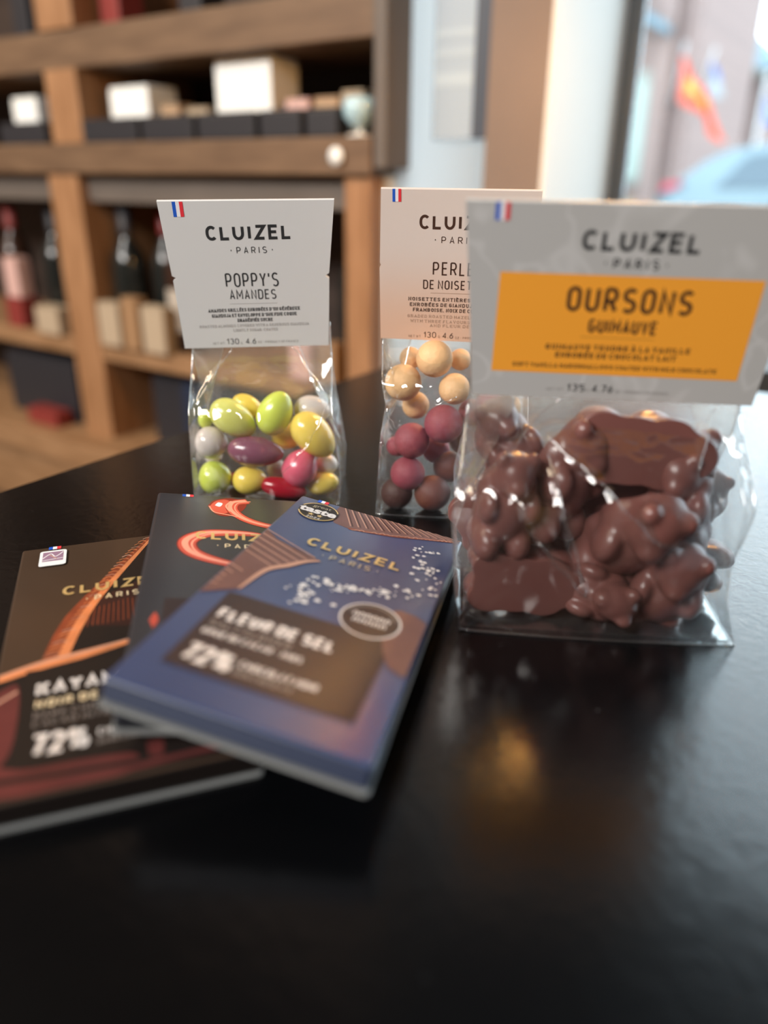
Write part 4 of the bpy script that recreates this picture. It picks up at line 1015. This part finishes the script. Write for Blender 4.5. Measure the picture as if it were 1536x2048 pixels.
make_header(bag3, [(-56.0, 68.8), (-53.0, 34.4), (-50.5, .8), (48.8, -.4), (50.2, 33.5), (51.6, 67.6)], n3, q, label_matrix(.0015, .022, .0852), 'card_marble')
f3 = make_film(bag3, lambda z: interp([(0, -49.3), (18, -52), (47, -54), (69, -51), (90, -49.5), (110, -49.5)], z), lambda z: interp([(0, 52.0), (18, 46), (34, 45), (54, 49.5), (70, 48), (88, 46), (110, 46)], z), 100,
          lambda z: -2 + 25 * smooth((z - 50) / 36) - (z - 85.2) * .25 * smooth((z - 84) / 4), lambda z: 50 - 26.3 * smooth((z - 40) / 46) - (z - 85.2) * .25 * smooth((z - 84) / 4),
          lambda z: 22 * max(0, (z - 30) / 70), lambda z: 2 + 5 * math.sin(PI * min(1, z / 86)),
          [(-14, 88, -46, 60, 1.5, 1.0), (-22, 74, -3, 62, 1.6, 1.2), (-3, 62, 17, 43, 1.3, 1.2), (17, 43, 26, 41, 1.0, 1.0), (-21.6, 69, -5, 21.5, 1.8, 1.3), (-31, 56, -24, 42, 1.3, 1.0), (-24, 42, -5, 21, 1.9, 1.4),
           (-47, 60, -48, 20, 1.3, 1.6), (-40, 40, -26, 44, .9, .9), (-42, 37, -28, 33, .9, .9), (-46, 10, -30, 3, 1.0, 1.2), (40, 88, 30, 66, 1.4, 2.2), (44, 76, 46, 40, 1.2, 2.0), (36, 60, 44, 30, 1.0, 1.5)], M['film_soft'], 85.2, .0013, .0004, 60)
b = MB(); b.box(-.0480, .0505, .0005, .0485, .0005, .0009); b.build('base_film', M['base_film'], bag3)

def bear_mesh():
    mb = MB()
    for (cx, cy, cz), (rx, ry, rz) in [((0, 0, -2), (14.5, 12.5, 17)), ((0, 0, 17), (12, 11.5, 11.5)), ((-8.2, -2, 25), (4.6, 4, 4.4)), ((8.2, -2, 25), (4.6, 4, 4.4)), ((0, -9.5, 15), (6, 4.5, 4.8)),
                                       ((-12, -5.5, 3.5), (5.5, 7, 8)), ((12, -5.5, 3.5), (5.5, 7, 8)), ((-9, -5, -15), (8, 10.5, 9)), ((9, -5, -15), (8, 10.5, 9)), ((0, 3, 14), (12.6, 8, 12)), ((0, 4, -4), (16.5, 8, 18)), ((-9, 3.5, -14), (8.5, 8, 9)), ((9, 3.5, -14), (8.5, 8, 9)), ((-9, 3.5, 9), (8, 8, 9.5)), ((9, 3.5, 9), (8, 8, 9.5)), ((0, 3.5, 20), (10, 8, 7))]:
        vs, fs = ellipsoid(rx, ry, rz, 20, 12); mb.add([(x + cx, y + cy, z + cz) for x, y, z in vs], fs, 0, True)
    o = mb.build('tmp_bear', M['chocolate'])
    r = o.modifiers.new('r', 'REMESH'); r.mode = 'VOXEL'; r.voxel_size = .9; r.use_smooth_shade = True
    s = o.modifiers.new('s', 'SMOOTH'); s.iterations = 26; s.factor = .5
    dg = bpy.context.evaluated_depsgraph_get()
    me = bpy.data.meshes.new_from_object(o.evaluated_get(dg)); me.name = 'marshmallow_bear'
    bpy.data.objects.remove(o)
    for v in me.vertices:
        if v.co.y > 5.5: v.co.y = 5.5 + (v.co.y - 5.5) * .06
        v.co *= .001
        v.co.x *= .80
    me.materials.clear(); me.materials.append(M['chocolate'])
    for p in me.polygons: p.use_smooth = True
    return me
BEAR = bear_mesh()
def bear(x, y, z, sc, rot, tilt, spin, label):
    """rot turns it in the plane of the bag front, spin 180 shows its flat back, tilt nods it to the viewer"""
    o = bpy.data.objects.new('marshmallow_bear', BEAR); C.objects.link(o)
    o.matrix_world = BAG3 @ T(x / 1000, y / 1000, z / 1000) @ Matrix.Rotation(math.radians(rot), 4, 'Y') @ Matrix.Rotation(math.radians(tilt), 4, 'X') @ Matrix.Rotation(math.radians(spin), 4, 'Z') @ Matrix.Scale(sc, 4)
    return tag(o, label, 'sweet', 'chocolate bears in the front bag')
for a in [
    (13, 21, 67.5, 1.0, 93, 4, 177, 'chocolate bear lying flat back outward along the top right of the bag'),
    (-26.0, 13, 15.0, .92, 95, -4, 180, 'chocolate bear lying flat back outward at the bottom left'),
    (-34.5, 15, 44.5, .84, 8, 8, 14, 'chocolate bear upright at the left edge, above the one lying flat'),
    (-32.0, 31, 60.0, .84, -24, 0, 20, 'chocolate bear highest on the left, ears pointing up behind the film'),
    (12.5, 17, 34.0, 1.12, 24, 44, 12, 'chocolate bear in the centre, belly bulging towards the viewer'),
    (-13.0, 26, 52.0, 1.0, 20, 10, 40, 'chocolate bear behind the long fold, upper middle of the bag'),
    (31.0, 22, 45.0, .86, -10, 10, -25, 'chocolate bear at the right, beneath the one lying along the top'),
    (41.5, 37, 38.0, .66, 30, 0, -40, 'small-looking chocolate bear at the far right edge, half hidden'),
    (-1.0, 17, 11.5, .80, 95, 40, -20, 'chocolate bear on the bottom in the middle, feet to the front'),
    (28.5, 15, 14.0, .98, 8, 34, -8, 'chocolate bear on the bottom at the right corner'),
    (40.0, 34, 19.0, .74, -70, 0, 10, 'chocolate bear behind the bottom right one, just showing'),
    (6.0, 38, 50.0, 1.0, 70, 0, 170, 'chocolate bear in shadow at the heart of the pile'),
    (-10.5, 35, 27.0, 1.0, -50, 0, 165, 'chocolate bear behind the bottom left one, lit from the side'),
    (-34.0, 38, 34.0, .9, 60, 0, 170, 'chocolate bear at the left rear, below the upright one'),
    (18.0, 40, 24.0, .95, 30, 0, 170, 'chocolate bear at the rear, behind the central bulging one'),
]: bear(*a)
